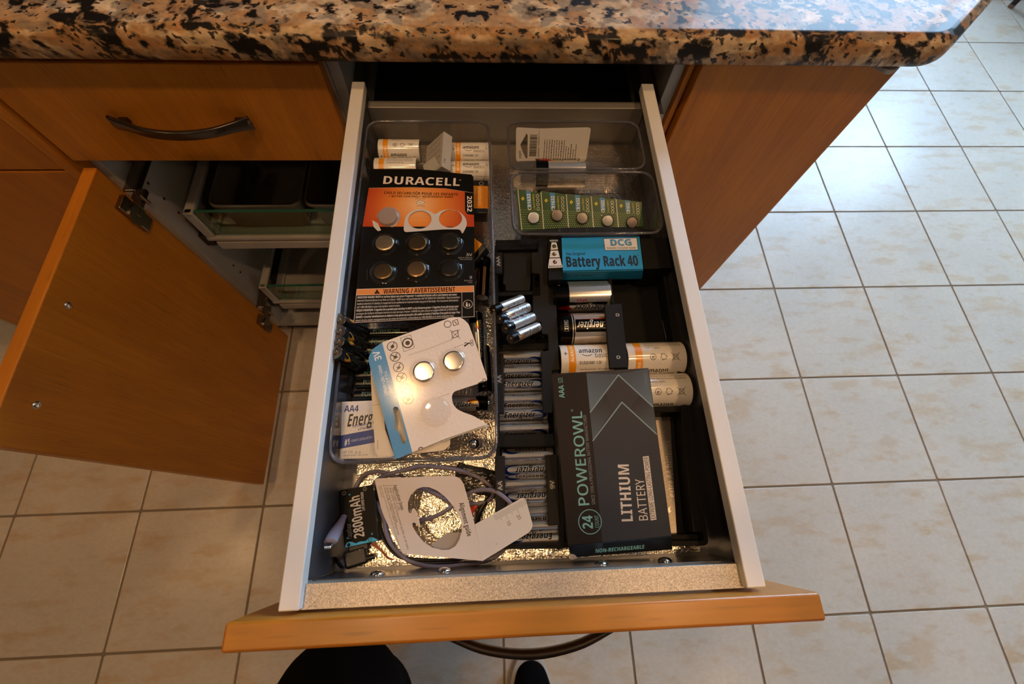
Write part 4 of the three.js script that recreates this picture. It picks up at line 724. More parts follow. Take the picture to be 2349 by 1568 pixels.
  [[1, 'INGESTION HAZARD: DEATH or serious injury can occur if ingested \u2022 A swallowed button cell or coin battery can cause', 0.97], [0, 'Internal Chemical Burns in as little as 2 hours \u2022 KEEP new and used batteries OUT OF REACH OF CHILDREN \u2022 Seek immediate', 1], [0, 'medical attention if a battery is suspected to be swallowed or inserted inside any part of the body \u2022 For treatment information', 0.985], [0, 'call 1-800-498-8666 or your local poison control center.', 0.42], [1, "RISQUE D'INGESTION : L'ingestion de ce produit peut entra\u00eener la MORT ou des blessures graves \u2022 L'ingestion d'une pile bouton peut", 0.985], [0, 'provoquer des br\u00fblures chimiques internes en aussi peu que 2 heures \u2022 GARDER les piles neuves et usag\u00e9es HORS DE LA PORT\u00c9E DES', 0.975], [1, "ENFANTS \u2022 Consulter imm\u00e9diatement un m\u00e9decin si vous pensez qu'une pile a \u00e9t\u00e9 aval\u00e9e ou ins\u00e9r\u00e9e \u00e0 l'int\u00e9rieur d'une partie du corps \u2022 Pour", 1], [0, 'obtenir de plus amples renseignements sur les modes de traitement, communiquer au 1-800-498-8666 ou le centre antipoison local.', 0.94]]
    .forEach(([bold, s, k], i) => { const f = i / 7, p = [a[0] + (c[0] - a[0]) * f, a[1] + (c[1] - a[1]) * f], q0 = [b[0] + (d[0] - b[0]) * f, b[1] + (d[1] - b[1]) * f]; P.span(s, p, [p[0] + (q0[0] - p[0]) * k, p[1] + (q0[1] - p[1]) * k], 0.0024, { bold: true, color: bold ? '#e6dcd2' : '#c9bfb4' }); });
  { const q = [.1148,.0157]; P.disc(q, 0.0047, null, '#e0d2c4', 0.0005); P.disc([q[0] - 0.0012, q[1] + 0.0018], 0.0007, '#e0d2c4'); P.fill([[q[0] - 0.002, q[1] + 0.001], [q[0] - 0.0004, q[1] + 0.001], [q[0], q[1] - 0.0028], [q[0] - 0.0022, q[1] - 0.0028]], '#e0d2c4'); P.disc([q[0] + 0.0014, q[1] + 0.0003], 0.0006, '#e0d2c4'); P.fill([[q[0] + 0.0008, q[1] - 0.0004], [q[0] + 0.0022, q[1] - 0.0004], [q[0] + 0.0021, q[1] - 0.0028], [q[0] + 0.0009, q[1] - 0.0028]], '#e0d2c4'); }
  mesh('card', sheet(o, 0.0009, B), phys({ map: P.tex(), roughness: 0.45, specularIntensity: 0.35 }), t);
  const tear = [[.0476,.1063],[.0475,.1176],[.0492,.1275],[.0556,.1345],[.0649,.1373],[.0756,.1337],[.082,.1283],[.0874,.1332],[.0981,.1354],[.1087,.1317],[.1155,.1234],[.1171,.1147],[.1151,.1091],[.1114,.1009],[.1093,.1077],[.0913,.1084]], c1 = [.0649,.1223], c2 = [.0988,.1224], rx = 0.0128, ry = 0.0121;
  const el = ([u, v], a = rx, b = ry) => Array.from({ length: 32 }, (_, i) => [u + a * Math.cos(-i / 16 * Math.PI), v + b * Math.sin(-i / 16 * Math.PI)]);
  mesh('torn_paper', sheet(rounded(tear, 0.004, 4), 0.0004, bounds(tear), [el(c1), el(c2)]).translate(0, 0, 0.0012), std({ color: rgb(0.62, 0.56, 0.5), roughness: 0.8 }), t, [0, 0, 0], [0.006, 0, 0]);
  const flap = [[.0128,.1241],[.0192,.1197],[.0229,.1103],[.0196,.1093],[.0146,.1152]]; mesh('torn_paper', sheet(flap, 0.0004, bounds(flap)).translate(0, 0, 0.0014), std({ color: rgb(0.62, 0.56, 0.5), roughness: 0.8 }), t);
  const names = ['at the rear left', 'at the rear middle', 'at the rear right', 'at the front left', 'in the front middle', 'at the front right'];
  [[.0278,.0928], [.0629,.0912], [.0978,.0906], [.0274,.0576], [.062,.0587], [.0969,.0576]].forEach((q, i) => {
    mesh('bubble', domeGeo(0.0118, 0.0042), M.clear, t, [q[0], q[1], 0.0009]);
    coin('brassy coin cell under clear bubble ' + names[i] + ' of the black card', F, q, 0.0012, coinMat([[0.62, 0.46, 0.28], [0.2, 0.12, 0.05], [0.075, 0.052, 0.03], [0.22, 0.15, 0.07], [0.34, 0.21, 0.1], [0.06, 0.045, 0.035]][i], 0.3), 0.99);
  });
  const e = [.0301,.1269]; mesh('bubble', domeGeo(0.0108, 0.0044), phys({ color: rgb(0.55, 0.5, 0.46), roughness: 0.15, transmission: 0.5, thickness: 0 }), t, [e[0], e[1], 0.0016], [0.12, -0.1, 0]);
}
{
  // white coin cell card, cut, and another under it
  const U = [[-.1019,.826,.6183],[.9973,0,-.0738],[-.0738,.0293,-.9968]], u = thing('blister_card', 'plain white card lying beneath the torn coin cell card', 'blister pack'); setFrame(u, U);
  const uo = rounded([[-.0081,.0863],[.0295,.0791],[.0496,.0316],[.0636,.0097],[.0633,.0039],[.0575,-.0003],[.0002,-.0002],[-.0037,.0043],[-.0065,.0484]], 0.002, 3), ub = bounds(uo), Q = new Print(ub, 6000, '#e9e0d2');
  Q.fill([[.0035,.0465],[.0085,.0277],[.0154,.017],[.0131,-.0003],[.0053,.024]], '#15120e'); Q.line([[-.0073,.0476],[.0039,.0481]], '#8a8478', 0.0003); Q.g.fillStyle = '#777'; Q.span('lithium', [-.0015,.0071], [-.0018,.0157], 0.0012, { color: '#777' });
  mesh('card', sheet(uo, 0.0007, ub), std({ map: Q.tex(), roughness: 0.6 }), u);
  const F = [[-.086,.833,.6219],[.9299,0,-.3678],[-.3672,.0582,-.9283]], t = thing('blister_card', 'torn white coin cell card with a blue strip and safety pictograms', 'blister pack'); setFrame(t, F);
  const o = rounded([[.0068,.0983],[.0123,.1048],[.0231,.108],[.0943,.1073],[.1025,.1032],[.1065,.0946],[.1057,.0804],[.102,.0344],[.0825,.036],[.0689,.0369],[.0656,.0341],[.0636,.0272],[.0654,.0205],[.071,.0144],[.077,.0091],[.0858,-.003],[.0439,-.0001],[.0154,0],[-.0001,.0001],[.0057,.0938]], 0.003, 3), B = bounds(o), P = new Print(B, 9500, '#ece0d4');
  P.fill([[.0046,.0993],[.0117,.1084],[.0239,.1105],[.0232,.1079],[.0154,-.0002],[.0147,-.0027],[-.0009,-.0021],[.0032,.0948]], '#3f8fbe');
  P.span('3V', [.0148,.0923], [.015,.1018], 0.0066, { bold: true, color: '#e6ecef' }); P.span('Lithium \u2022 Litio \u2022 Litowa', [.0109,.0575], [.0135,.0875], 0.0034, { color: '#e6ecef' }); P.span('Litium \u2022', [.015,.0566], [.0158,.0665], 0.0034, { color: '#e6ecef' });
  { const a = [.0159,.0679], b = [.0168,.0802], L = Math.hypot(b[0] - a[0], b[1] - a[1]), ux = [(b[0] - a[0]) / L, (b[1] - a[1]) / L], at = (s, t) => [a[0] + ux[0] * s - ux[1] * t, a[1] + ux[1] * s + ux[0] * t], q = L / 4, st = (k, l) => P.line(l.map(([s, t]) => at(q * (k + 0.15 + 0.7 * s), q * 0.8 * (t - 0.5))), '#e6ecef', 0.0003);
    st(0, [[0.2, 1], [0.2, 0.4]]); st(0, [[0.8, 1], [0.8, 0.45], [0.4, 0]]); st(1, [[0.15, 0.85], [0.8, 1]]); st(1, [[0, 0.55], [1, 0.55]]); st(1, [[0.5, 0.95], [0.5, 0.5], [0.25, 0]]); st(2, [[0.5, 1], [0.5, 0.8]]); st(2, [[0.05, 0.5], [0.05, 0.8], [0.95, 0.8], [0.8, 0.3], [0.35, 0]]); st(3, [[0.5, 1], [0.15, 0.1], [0.95, 0.15]]); st(3, [[0.7, 0.45], [1, 0]]); }
  [[.0308,.1006], [.03,.0897], [.0295,.0789], [.029,.0681], [.0285,.0574], [.0278,.0467]].forEach((q, i) => { P.disc(q, 0.0046, '#e4d8ca', '#2a221b', 0.0006); const w = 0.003; P.line([[q[0] - w, q[1] - w], [q[0] + w, q[1] + w]], '#2a221b', 0.0006); if (i % 2) P.line([[q[0] - w, q[1] + w], [q[0] + w * 0.7, q[1] - w * 0.5]], '#2a221b', 0.0009); P.fill([[q[0] - 0.0018, q[1] + 0.0005], [q[0] + 0.001, q[1] + 0.0018 - 0.0006 * (i % 3)], [q[0] + 0.002, q[1] - 0.001], [q[0] - 0.0006, q[1] - 0.0022]], '#2a221b'); });
  P.line([[.0406,.1055],[.0507,.105],[.0496,.0913],[.0392,.0913],[.0406,.1055]], '#4a4038', 0.0004); P.disc([.0453,.0983], 0.0047, null, '#3a3028', 0.0012); P.disc([.0453,.0983], 0.0022, '#3a3028');
  P.disc([.0874,.1019], 0.0034, null, '#2a221b', 0.0006); P.line([[.0929,.1031],[.0979,.1031],[.0972,.0979],[.0923,.0982],[.0929,.1031]], '#2a221b', 0.0006); P.line([[.0943,.1021],[.0958,.099]], '#2a221b', 0.0007);
  P.line([[.085,.0862],[.0964,.0923]], '#2a221b', 0.0004); P.line([[.0872,.0956],[.0933,.0833]], '#2a221b', 0.0004); P.line([[.088,.0928],[.0941,.0923],[.0924,.0861],[.0869,.0864],[.088,.0928]], '#2a221b', 0.0006);
  P.line([[.0849,.0767],[.0962,.0768]], '#2a221b', 0.0004, [0.0014, 0.001]); P.fill([[.0938,.0754],[.1002,.0766],[.1003,.0756],[.0941,.0738]], '#2a221b'); P.line([[.0957,.0779],[.1007,.0745]], '#2a221b', 0.0007); P.disc([.1025,.0766], 0.0013, null, '#2a221b', 0.0005); P.disc([.1017,.0736], 0.0013, null, '#2a221b', 0.0005);
  P.fill([[.0922,.0358],[.0977,.0362],[.0977,.0351],[.0927,.0347]], '#2a221b'); P.disc([.099,.0361], 0.0013, null, '#2a221b', 0.0005); P.disc([.0962,.0346], 0.0013, null, '#2a221b', 0.0005);
  P.line([[.0546,.0373],[.0651,.0368]], '#5a5046', 0.0004, [0.0012, 0.0009]); P.disc([.0231,-.0006], 0.002, null, '#1c1510', 0.0008); P.line([[.0199,-.0005],[.02,-.0025]], '#1c1510', 0.0008);
  P.line([[.0422,.0863],[.0645,.0851],[.0869,.0854]], '#d9ccbe', 0.0016);
  const holes = [[.012,.0432],[.014,.0449],[.0167,.0433],[.0171,.0389],[.0144,.0131],[.0118,.0098],[.0098,.0117],[.0101,.0223],[.0075,.0268],[.0092,.03],[.0111,.0343]];
  const paperN = dataTex(256, 256, (x, y) => { const v = 255 * fbm(x * 0.06, y * 0.06, 17, 4); return [v, v, v]; }, false); paperN.repeat.set(3, 3);
  mesh('card', sheet(o, 0.0009, B, [holes]), phys({ map: P.tex(), roughness: 0.5, clearcoat: 0.5, clearcoatRoughness: 0.13, bumpMap: paperN, bumpScale: 0.00022 }), t);
  const cut = [[.0439,-.0001],[.0861,-.003],[.086,-.0049],[.0614,-.0024],[.0437,-.0016]]; mesh('cut_edge', sheet(cut, 0.0006, bounds(cut)).translate(0, 0, -0.0012), std({ color: rgb(0.5, 0.5, 0.5), roughness: 0.6 }), t);
  [[.0499,.0654], [.0792,.0643], [.0472,.0259]].forEach((q, i) => {
    mesh('bubble', domeGeo(0.0113, 0.0036), M.clear, t, [q[0], q[1], 0.0009]);
    if (i < 2) coin(i ? 'bright coin cell in the white card, nearer the scissors mark' : 'bright coin cell in the white card, nearer the pictograms', F, q, 0.0011, coinMat([0.9, 0.86, 0.8], 0.2));
  });
}
{
  // white and blue four-battery carton
  const t = thing('battery_box', 'small white and blue battery carton at the front left of the long bin', 'box'); setFrame(t, [[-.1433,.807,.6161],[.9999,0,.0127],[.0127,0,-.9999]]);
  const o = [[0,0],[.0483,.0002],[.0424,.0556],[-.0045,.0546]], B = bounds(o), P = new Print(B, 8000, '#e6e2dc');
  for (let k = 0; k < 14; k++) { P.g.strokeStyle = 'rgba(150,145,140,.35)'; P.g.lineWidth = 2; P.g.beginPath(); P.g.arc(P.c.width * 1.0, P.c.height * 0.95, 120 + k * 26, 0, 7); P.g.stroke(); }
  P.span('AA4', [-.0015,.0474], [.0123,.0476], 0.0066, { bold: true, color: '#23357e' }); P.span('Energizer', [.0028,.0356], [.0423,.0404], 0.0125, { bold: true, skew: 0.2, color: '#100f10' });
  P.span('ULTIMATE', [.0084,.03], [.023,.032], 0.0022, { bold: true, skew: 0.2, color: '#23357e' }); P.span('LITHIUM', [.0136,.0274], [.0266,.0292], 0.0022, { bold: true, skew: 0.2, color: '#23357e' });
  P.fill([[-.0026,.0215],[.0481,.0305],[.0491,.0176],[-.0011,.0092]], '#23408f'); P.span('#1', [.0023,.0144], [.0074,.0159], 0.0062, { bold: true, skew: 0.2, color: '#dfe4ee' }); P.span('LONGEST LASTING BATTERY', [.0082,.0163], [.0283,.0196], 0.0024, { bold: true, color: '#aab7d8' });
  P.span('L91 1.5V', [.0017,.0059], [.011,.0062], 0.0025, { color: '#4a4a50' }); P.span('FR6 \u2022 LR6', [.0131,.0053], [.0187,.0054], 0.0022, { color: '#6a6a70' }); P.span('LITHIUM BATTERIES \u2022 PILES LITHIUM', [.0021,.0029], [.0254,.0031], 0.0014, { color: '#55555a' });
  mesh('carton', bevelled(o, 0.0175, 0.0004).translate(0, 0, -0.0178), std({ color: rgb(0.6, 0.58, 0.55), roughness: 0.5 }), t);
  mesh('printed_top', sheet(o, 0.0003, B).translate(0, 0, -0.0003), phys({ map: P.tex(), roughness: 0.4, clearcoat: 0.2 }), t);
}
{
  // white hang card in the rear small bin
  const t = thing('hang_card', 'white printed hang card with barcode leaning in the rear small bin', 'packaging'); setFrame(t, [[.0366,.806,.2548],[.9994,0,.0344],[.0186,.8409,-.5408]]);
  const o = rounded([[-.0004,.0382],[.0273,.0375],[.0871,.0404],[.0899,.0389],[.0897,.0324],[.0888,.0039],[.0862,.001],[.0313,.0007],[.001,-.0006],[-.0003,.0025],[-.0014,.0355]], 0.0012, 3), B = bounds(o), P = new Print(B, 8000, '#c9c3ba');
  { const x0 = [.0083,.1601][0]; let v = [.0207,.0057][1]; const v1 = [.0193,.0298][1], u0 = [.0161,.0148][0], u1 = [.0251,.015][0]; while (v < v1) { const h = 0.0003 + 0.0009 * rnd(); P.fill([[u0, v], [u1, v], [u1, v + h], [u0, v + h]], '#26221d'); v += h + 0.0003 + 0.0007 * rnd(); } }
  P.span('39800 10963 7', [.0279,.0048], [.0267,.032], 0.002, { color: '#2b2721' }); P.line([[.0269,.0373],[.0282,.0007]], '#6d675f', 0.0003);
  { const a = P.p([.0342,.0019]), b = P.p([.0767,.0361]), g = P.g; g.save(); g.translate(a[0], a[1]); g.rotate(-Math.PI / 2); const w = a[1] - b[1]; for (let k = 0; k < 14; k++) { const y = (k / 14) * (b[0] - a[0]); greeking(g, k > 8 ? w * 0.02 : 0, y, w * (k > 8 ? 0.5 + 0.35 * rnd() : 0.98), 1, 11, k % 4 === 3 ? '#2e2a25' : '#57524a', 0.75); } g.restore(); }
  P.span('Energizer', [.0049,.0027], [.004,.012], 0.0028, { bold: true, skew: 0.2, color: '#2b2721' });
  mesh('card', sheet(o, 0.0006, B, [[[.0116,.0318],[.0132,.0298],[.0142,.0036],[.0123,.0025],[.0074,.0112],[.0045,.0187]]]), std({ map: P.tex(), roughness: 0.6 }), t);
}
{
  // green strip of five carded coin cells
  const F = [[.0374,.793,.3513],[.9998,0,.0195],[.0166,.5214,-.8532]], t = thing('blister_card', 'green printed strip of five coin cell cards leaning in the front small bin', 'blister pack'); setFrame(t, F);
  const o = [[-.0049,.0479],[.0237,.0434],[.0259,.0462],[.0547,.0421],[.0555,.0428],[.0849,.0404],[.0859,.0409],[.1151,.0371],[.1165,.0373],[.1474,.0342],[.1519,.0054],[-.0001,-.0002]], B = bounds(o, 0.0002), P = new Print(B, 9000, '#1d4c17');
  const top = [[-.0029,.0475],[.0248,.0448],[.0553,.0423],[.0854,.0401],[.1157,.0371],[.1468,.0344]], bot = [[.0016,.0005],[.0281,.0012],[.0583,.0025],[.0888,.0037],[.1193,.0044],[.151,.0057]], mix = (a, b, f) => [a[0] + (b[0] - a[0]) * f, a[1] + (b[1] - a[1]) * f];
  for (let k = 0; k < 5; k++) {
    const at = (fu, fv) => mix(mix(top[k], top[k + 1], fu), mix(bot[k], bot[k + 1], fu), fv);
    P.fill([at(0, 0), at(0.03, 0), at(0.06, 1), at(0.02, 1)], '#d9d3bf'); P.fill([at(0.36, 0), at(0.56, 0.0), at(0.56, 0.42), at(0.36, 0.46)], '#2f86c4');
    P.g.fillStyle = '#cfe3a8'; for (let i = 0; i < 12; i++) for (let j = 0; j < 9; j++) { const q = P.p(at(0.08 + i * 0.08 + (j % 2) * 0.04, 0.5 + j * 0.058)); P.g.beginPath(); P.g.arc(q[0], q[1], 3.4, 0, 7); P.g.fill(); }
    const c = at(0.2, 0.22); P.fill([[c[0] - 0.0021, c[1]], [c[0], c[1] + 0.0024], [c[0] + 0.0021, c[1]], [c[0], c[1] - 0.0024]], '#e8d32a'); P.span('B', [c[0] - 0.0006, c[1]], [c[0] + 0.0006, c[1]], 0.0018, { bold: true, color: '#3a3608' });
    P.span('CR1632', at(0.47, 0.5), at(0.47, 0.08), 0.0042, { bold: true, color: '#f0f3f2' }); P.span('Lithium Battery', at(0.68, 0.48), at(0.66, 0.08), 0.0023, { color: '#e3d83a' });
    for (let i = 0; i < 4; i++) P.disc(at(0.85, 0.12 + i * 0.11), 0.0016, i === 1 ? '#1d2a14' : null, '#e9e6d4', 0.0005);
  }
  mesh('card', sheet(o, 0.0008, B), phys({ map: P.tex(), roughness: 0.35, clearcoat: 0.3 }), t);
  const cm = [[0.6, 0.64, 0.68], [0.24, 0.21, 0.19], [0.22, 0.21, 0.2], [0.24, 0.24, 0.25], [0.12, 0.1, 0.09]], nm = ['leftmost', 'second', 'middle', 'fourth', 'rightmost'];
  [[.0165,.0144], [.045,.0175], [.0756,.0144], [.1067,.0116], [.1368,.0097]].forEach((q, i) => { coin(`small coin cell on the green strip, ${i === 0 || i === 4 ? nm[i] : nm[i] + ' from the left'}`, F, q, 0.001, coinMat(cm[i], 0.3), 0.72); mesh('bubble', domeGeo(0.0084, 0.003), M.clear, t, [q[0], q[1], 0.0008]); });
  const h = thing('card_holder', 'black curved plastic tray edge below the green coin cell strip', 'holder'), ho = [[.0384,.7985,.3573],[.0622,.7985,.3538],[.094,.7985,.3516],[.1472,.7985,.3515],[.1844,.7985,.3538],[.1994,.7985,.3572],[.1904,.7985,.3602],[.1143,.7985,.3603],[.0394,.7985,.3598]].map((p) => [p[0], p[2]]);
  mesh('tray_edge', plan(ho, 0.7795, 0.7985, 0.0006), M.black, h); for (const q of [[.0847,.7985,.3559],[.118,.7985,.3556],[.1488,.7985,.356]]) mesh('slot_lip', box(-0.0016, 0.0016, 0, 0.0007, -0.002, 0.003, 0.0003), M.dark, h, [q[0], 0.7983, q[2]]);
}
{
  // alignment card: folded, with the measuring leg bent up, hanging over the coiled cable
  const F = [[-.0817,.802,.6987],[.9923,0,.1241],[.124,.0422,-.9914]], t = thing('guide_card', 'white folded alignment card with an oval cutout over the coiled cable', 'card'); setFrame(t, F);
  const o = rounded([[-.0366,.0598],[-.013,.0635],[-.0121,.063],[.0351,.069],[.0422,.0674],[.0463,.0624],[.0602,.0292],[.0704,.0001],[-.0001,0],[-.0245,.0317]], [0.0002, 0, 0, 0.004, 0.003, 0.003, 0, 0, 0.001, 0.01], 4), B = bounds(o), P = new Print(B, 9000, '#d8cdc3');
  const hole = [[-.0014,.0358],[.0001,.0334],[.002,.0336],[.0022,.0368],[.0039,.0378],[.0062,.0358],[.009,.0303],[.0119,.0236],[.0119,.0222],[.0103,.0224],[.0084,.0247],[.0059,.026],[.0042,.025],[.0054,.022],[.0096,.0171],[.0166,.0109],[.0254,.0069],[.0337,.0057],[.0403,.0065],[.0451,.0096],[.0481,.015],[.0494,.022],[.0486,.0281],[.0457,.0342],[.0401,.0415],[.0322,.0488],[.0229,.0545],[.0148,.0569],[.0086,.0566],[.0036,.0543],[-.0009,.0488],[-.0026,.0428]];
  const ink = '#3b332d'; P.span('Alignment guide', [.0458,.0462], [.0569,.019], 0.0044, { bold: true, color: '#1c1712' }); P.span('Application Steps', [-.017,.0562], [-.0061,.0355], 0.003, { bold: true, color: ink });
  P.span('1  Clean back of case', [-.0199,.0559], [-.0092,.0347], 0.0018, { color: ink }); P.span('2  Align center using measurement guides on all sides', [-.0222,.0557], [.0043,.0038], 0.0018, { color: ink }); P.span('3  Place ring in alignment guide', [-.0249,.0554], [-.0093,.0245], 0.0018, { color: ink }); P.span('4  Press firmly and wait 2 hours before use', [-.0272,.0552], [-.0061,.0148], 0.0018, { color: ink });
  P.span('Never touch parts of the adhesive ring on surface, failure to mount properly', [-.0298,.0545], [-.0032,.0045], 0.0012, { color: '#6a6058' }); P.span('clean surface', [-.0315,.054], [-.0263,.0443], 0.0012, { color: '#6a6058' });
  mesh('main_leaf', sheet(o, 0.0005, B, [hole]), std({ map: P.tex(), roughness: 0.62 }), t);
  const g = group('ruler_leaf', t), FR = [[-.012,.802,.7075],[.852,.1671,-.4962],[-.5013,-.0134,-.8652]], ro = rounded([[.01,.0291],[.0586,.0253],[.0606,.0223],[.0539,0],[.0484,-.0024],[.0002,-.0001]], [0, 0.002, 0.002, 0.003, 0.003, 0], 3), RB = bounds(ro), Q = new Print(RB, 9000, '#dcdad8');
  const a = [.0287,.0264], b = [.0597,.0233], dn = [.0306,.0196], d = [dn[0] - [.0312,.0266][0], dn[1] - [.0312,.0266][1]];
  for (let i = 0; i <= 28; i++) { const f = i / 28, p = [a[0] + (b[0] - a[0]) * f, a[1] + (b[1] - a[1]) * f], k = i % 10 === 9 ? 1.25 : i % 5 === 4 ? 0.95 : 0.7; Q.line([p, [p[0] + d[0] * k, p[1] + d[1] * k]], '#5a5652', 0.0002); }
  Q.span('10', [.0366,.0159], [.0367,.0115], 0.0032, { color: '#3a3632' }); Q.span('20', [.0472,.0153], [.0472,.0109], 0.0032, { color: '#3a3632' });
  t.updateMatrixWorld(true); const tmp = new THREE.Group(); scene.add(tmp); setFrame(tmp, FR); tmp.name = 'x'; scene.remove(tmp); g.position.copy(tmp.position).applyMatrix4(t.matrixWorld.clone().invert()); g.quaternion.copy(t.quaternion.clone().invert().multiply(tmp.quaternion));
  mesh('leaf_sheet', sheet(ro, 0.0005, RB), std({ map: Q.tex(), roughness: 0.6 }), g);
  const lo = [[.0223,.0079],[.0358,.0197],[.0556,.0214],[.0593,.0075],[.0365,.0041]]; mesh('under_leaf', sheet(lo, 0.0005, bounds(lo)).translate(0, 0, -0.006), std({ color: rgb(0.42, 0.38, 0.34), roughness: 0.7 }), t);
}
{
  // little white carton standing askew between the C cells
  const t = thing('battery_box', 'small white carton with grey print tilted between the white C batteries', 'box');
  const A = [-.0515,.836,.2386], Bq = [-.042,.836,.247], D = [-.081,.815,.2474];
  const pr = new Print([0, 0, 0.036, 0.05], 9000, '#b9b2a8'); for (let k = 0; k < 5; k++) { pr.g.save(); pr.g.translate(0, k * 80); greeking(pr.g, 25, 26, 265, 4, 15, '#8b857c', 0.6); pr.g.restore(); pr.line([[0.002, 0.05 - 0.0088 * k], [0.034, 0.05 - 0.0088 * k]], '#857e75', 0.0003); }
  const side = new Print([0, 0, 0.013, 0.05], 9000, '#c9c6c1'); for (let k = 0; k < 12; k++) side.line([[0.0008, 0.048 - k * 0.0032], [0.006, 0.0488 - k * 0.0032], [0.012, 0.0476 - k * 0.0032]], '#a8a6a2', 0.0003); side.span('1.5v', [0.0035, 0.006], [0.0035, 0.013], 0.0028, { bold: true, color: '#3a3a3c' });
  mesh('carton', bevelled([[0, 0], [0.036, 0], [0.036, 0.05], [0, 0.05]], 0.0126, 0.0003).translate(0, 0, -0.0128), std({ color: rgb(0.5, 0.48, 0.45), roughness: 0.55 }), t);
  mesh('printed_face', sheet([[0.0003, 0.0003], [0.0357, 0.0003], [0.0357, 0.0497], [0.0003, 0.0497]], 0.0002, pr.rect).translate(0, 0, -0.0002), std({ map: pr.tex(), roughness: 0.5 }), t);
  const sg = new THREE.PlaneGeometry(0.0122, 0.0494).rotateY(Math.PI / 2).translate(0.03615, 0.025, -0.0064); mesh('printed_side', sg, std({ map: side.tex(), roughness: 0.5, side: THREE.DoubleSide }), t);
  const fl = sheet([[0.004, 0], [0.032, 0], [0.030, 0.013], [0.006, 0.014]], 0.0004, [0, 0, 1, 1]).rotateX(0.5); mesh('open_flap', fl, std({ color: rgb(0.62, 0.6, 0.56), roughness: 0.6 }), t, [0, 0.002, 0.0002]);
  // the long edge runs from A forward; the printed face leans to the left
  const a = new THREE.Vector3(...A), f = new THREE.Vector3(...[-.0535,.832,.2835]).sub(a).normalize(), dn = new THREE.Vector3(...[-.0837,.8,.2357]).sub(a); dn.addScaledVector(f, -dn.dot(f)).normalize();
  const X = dn.clone().negate(), Y = f.clone().negate(), Z = new THREE.Vector3().crossVectors(X, Y);
  t.quaternion.setFromRotationMatrix(new THREE.Matrix4().makeBasis(X, Y, Z)); t.position.copy(a).addScaledVector(X, -0.036).addScaledVector(Y, -0.05);
}
// ---------- loose things in the front left corner ----------
{
  const t = thing('battery_pack', 'flat black battery pack with white lettering and a blue wavy end', 'battery'); setFrame(t, [[-.1384,.786,.6925],[.991,0,-.134],[-.134,0,-.991]]);
  const o = rounded([[-.0034,.0507],[.0285,.0507],[.0314,0],[.0001,-.0009]], 0.0012, 3), B = bounds(o), P = new Print(B, 9000, '#0c0c0d');
  const w = '#cfcac6'; P.span('2800mAh', [.0143,.0056], [.0111,.0435], 0.0098, { bold: true, color: w }); P.span('rapthor', [.0053,.0061], [.0048,.0197], 0.0045, { color: '#9a9693' }); P.span('2.4V SUPER POWER', [.019,.0284], [.0183,.0455], 0.0027, { bold: true, color: w });
  P.disc([.0015,.0472], 0.0016, null, w, 0.0003); P.disc([.0211,.0478], 0.0016, null, w, 0.0003); P.span('+', [.0205,.0479], [.0217,.0477], 0.002, { color: w }); P.span('-', [.001,.0472], [.0019,.0471], 0.002, { color: w });
  P.fill(rounded([[.0004,-.0012],[.0025,.0037],[.0067,.004],[.0105,.0013],[.0144,.0027],[.0199,.0017],[.0233,.0048],[.0272,.0035],[.0326,-.0002]], 0.003, 4), '#4db8ea'); P.disc([.0043,.0014], 0.0015, '#14161a'); P.disc([.0237,.0023], 0.0015, null, '#14161a', 0.0004);
  for (const q of [[.0065,.0451], [.0257,.007], [.0034,.0072]]) P.fill([[q[0] - 0.0008, q[1] - 0.0008], [q[0] + 0.0008, q[1] - 0.0008], [q[0] + 0.0008, q[1] + 0.0008], [q[0] - 0.0008, q[1] + 0.0008]], '#3f9fd0');
  mesh('case', bevelled(o, 0.0122, 0.0012).translate(0, 0, -0.0124), std({ color: rgb(0.01, 0.01, 0.011), roughness: 0.35 }), t);
  mesh('printed_label', sheet(o.map(([u, v]) => [B[0] + B[2] / 2 + (u - B[0] - B[2] / 2) * 0.97, B[1] + B[3] / 2 + (v - B[1] - B[3] / 2) * 0.98]), 0.0002, B).translate(0, 0, -0.0002), phys({ map: P.tex(), roughness: 0.5, specularIntensity: 0.3 }), t);
}
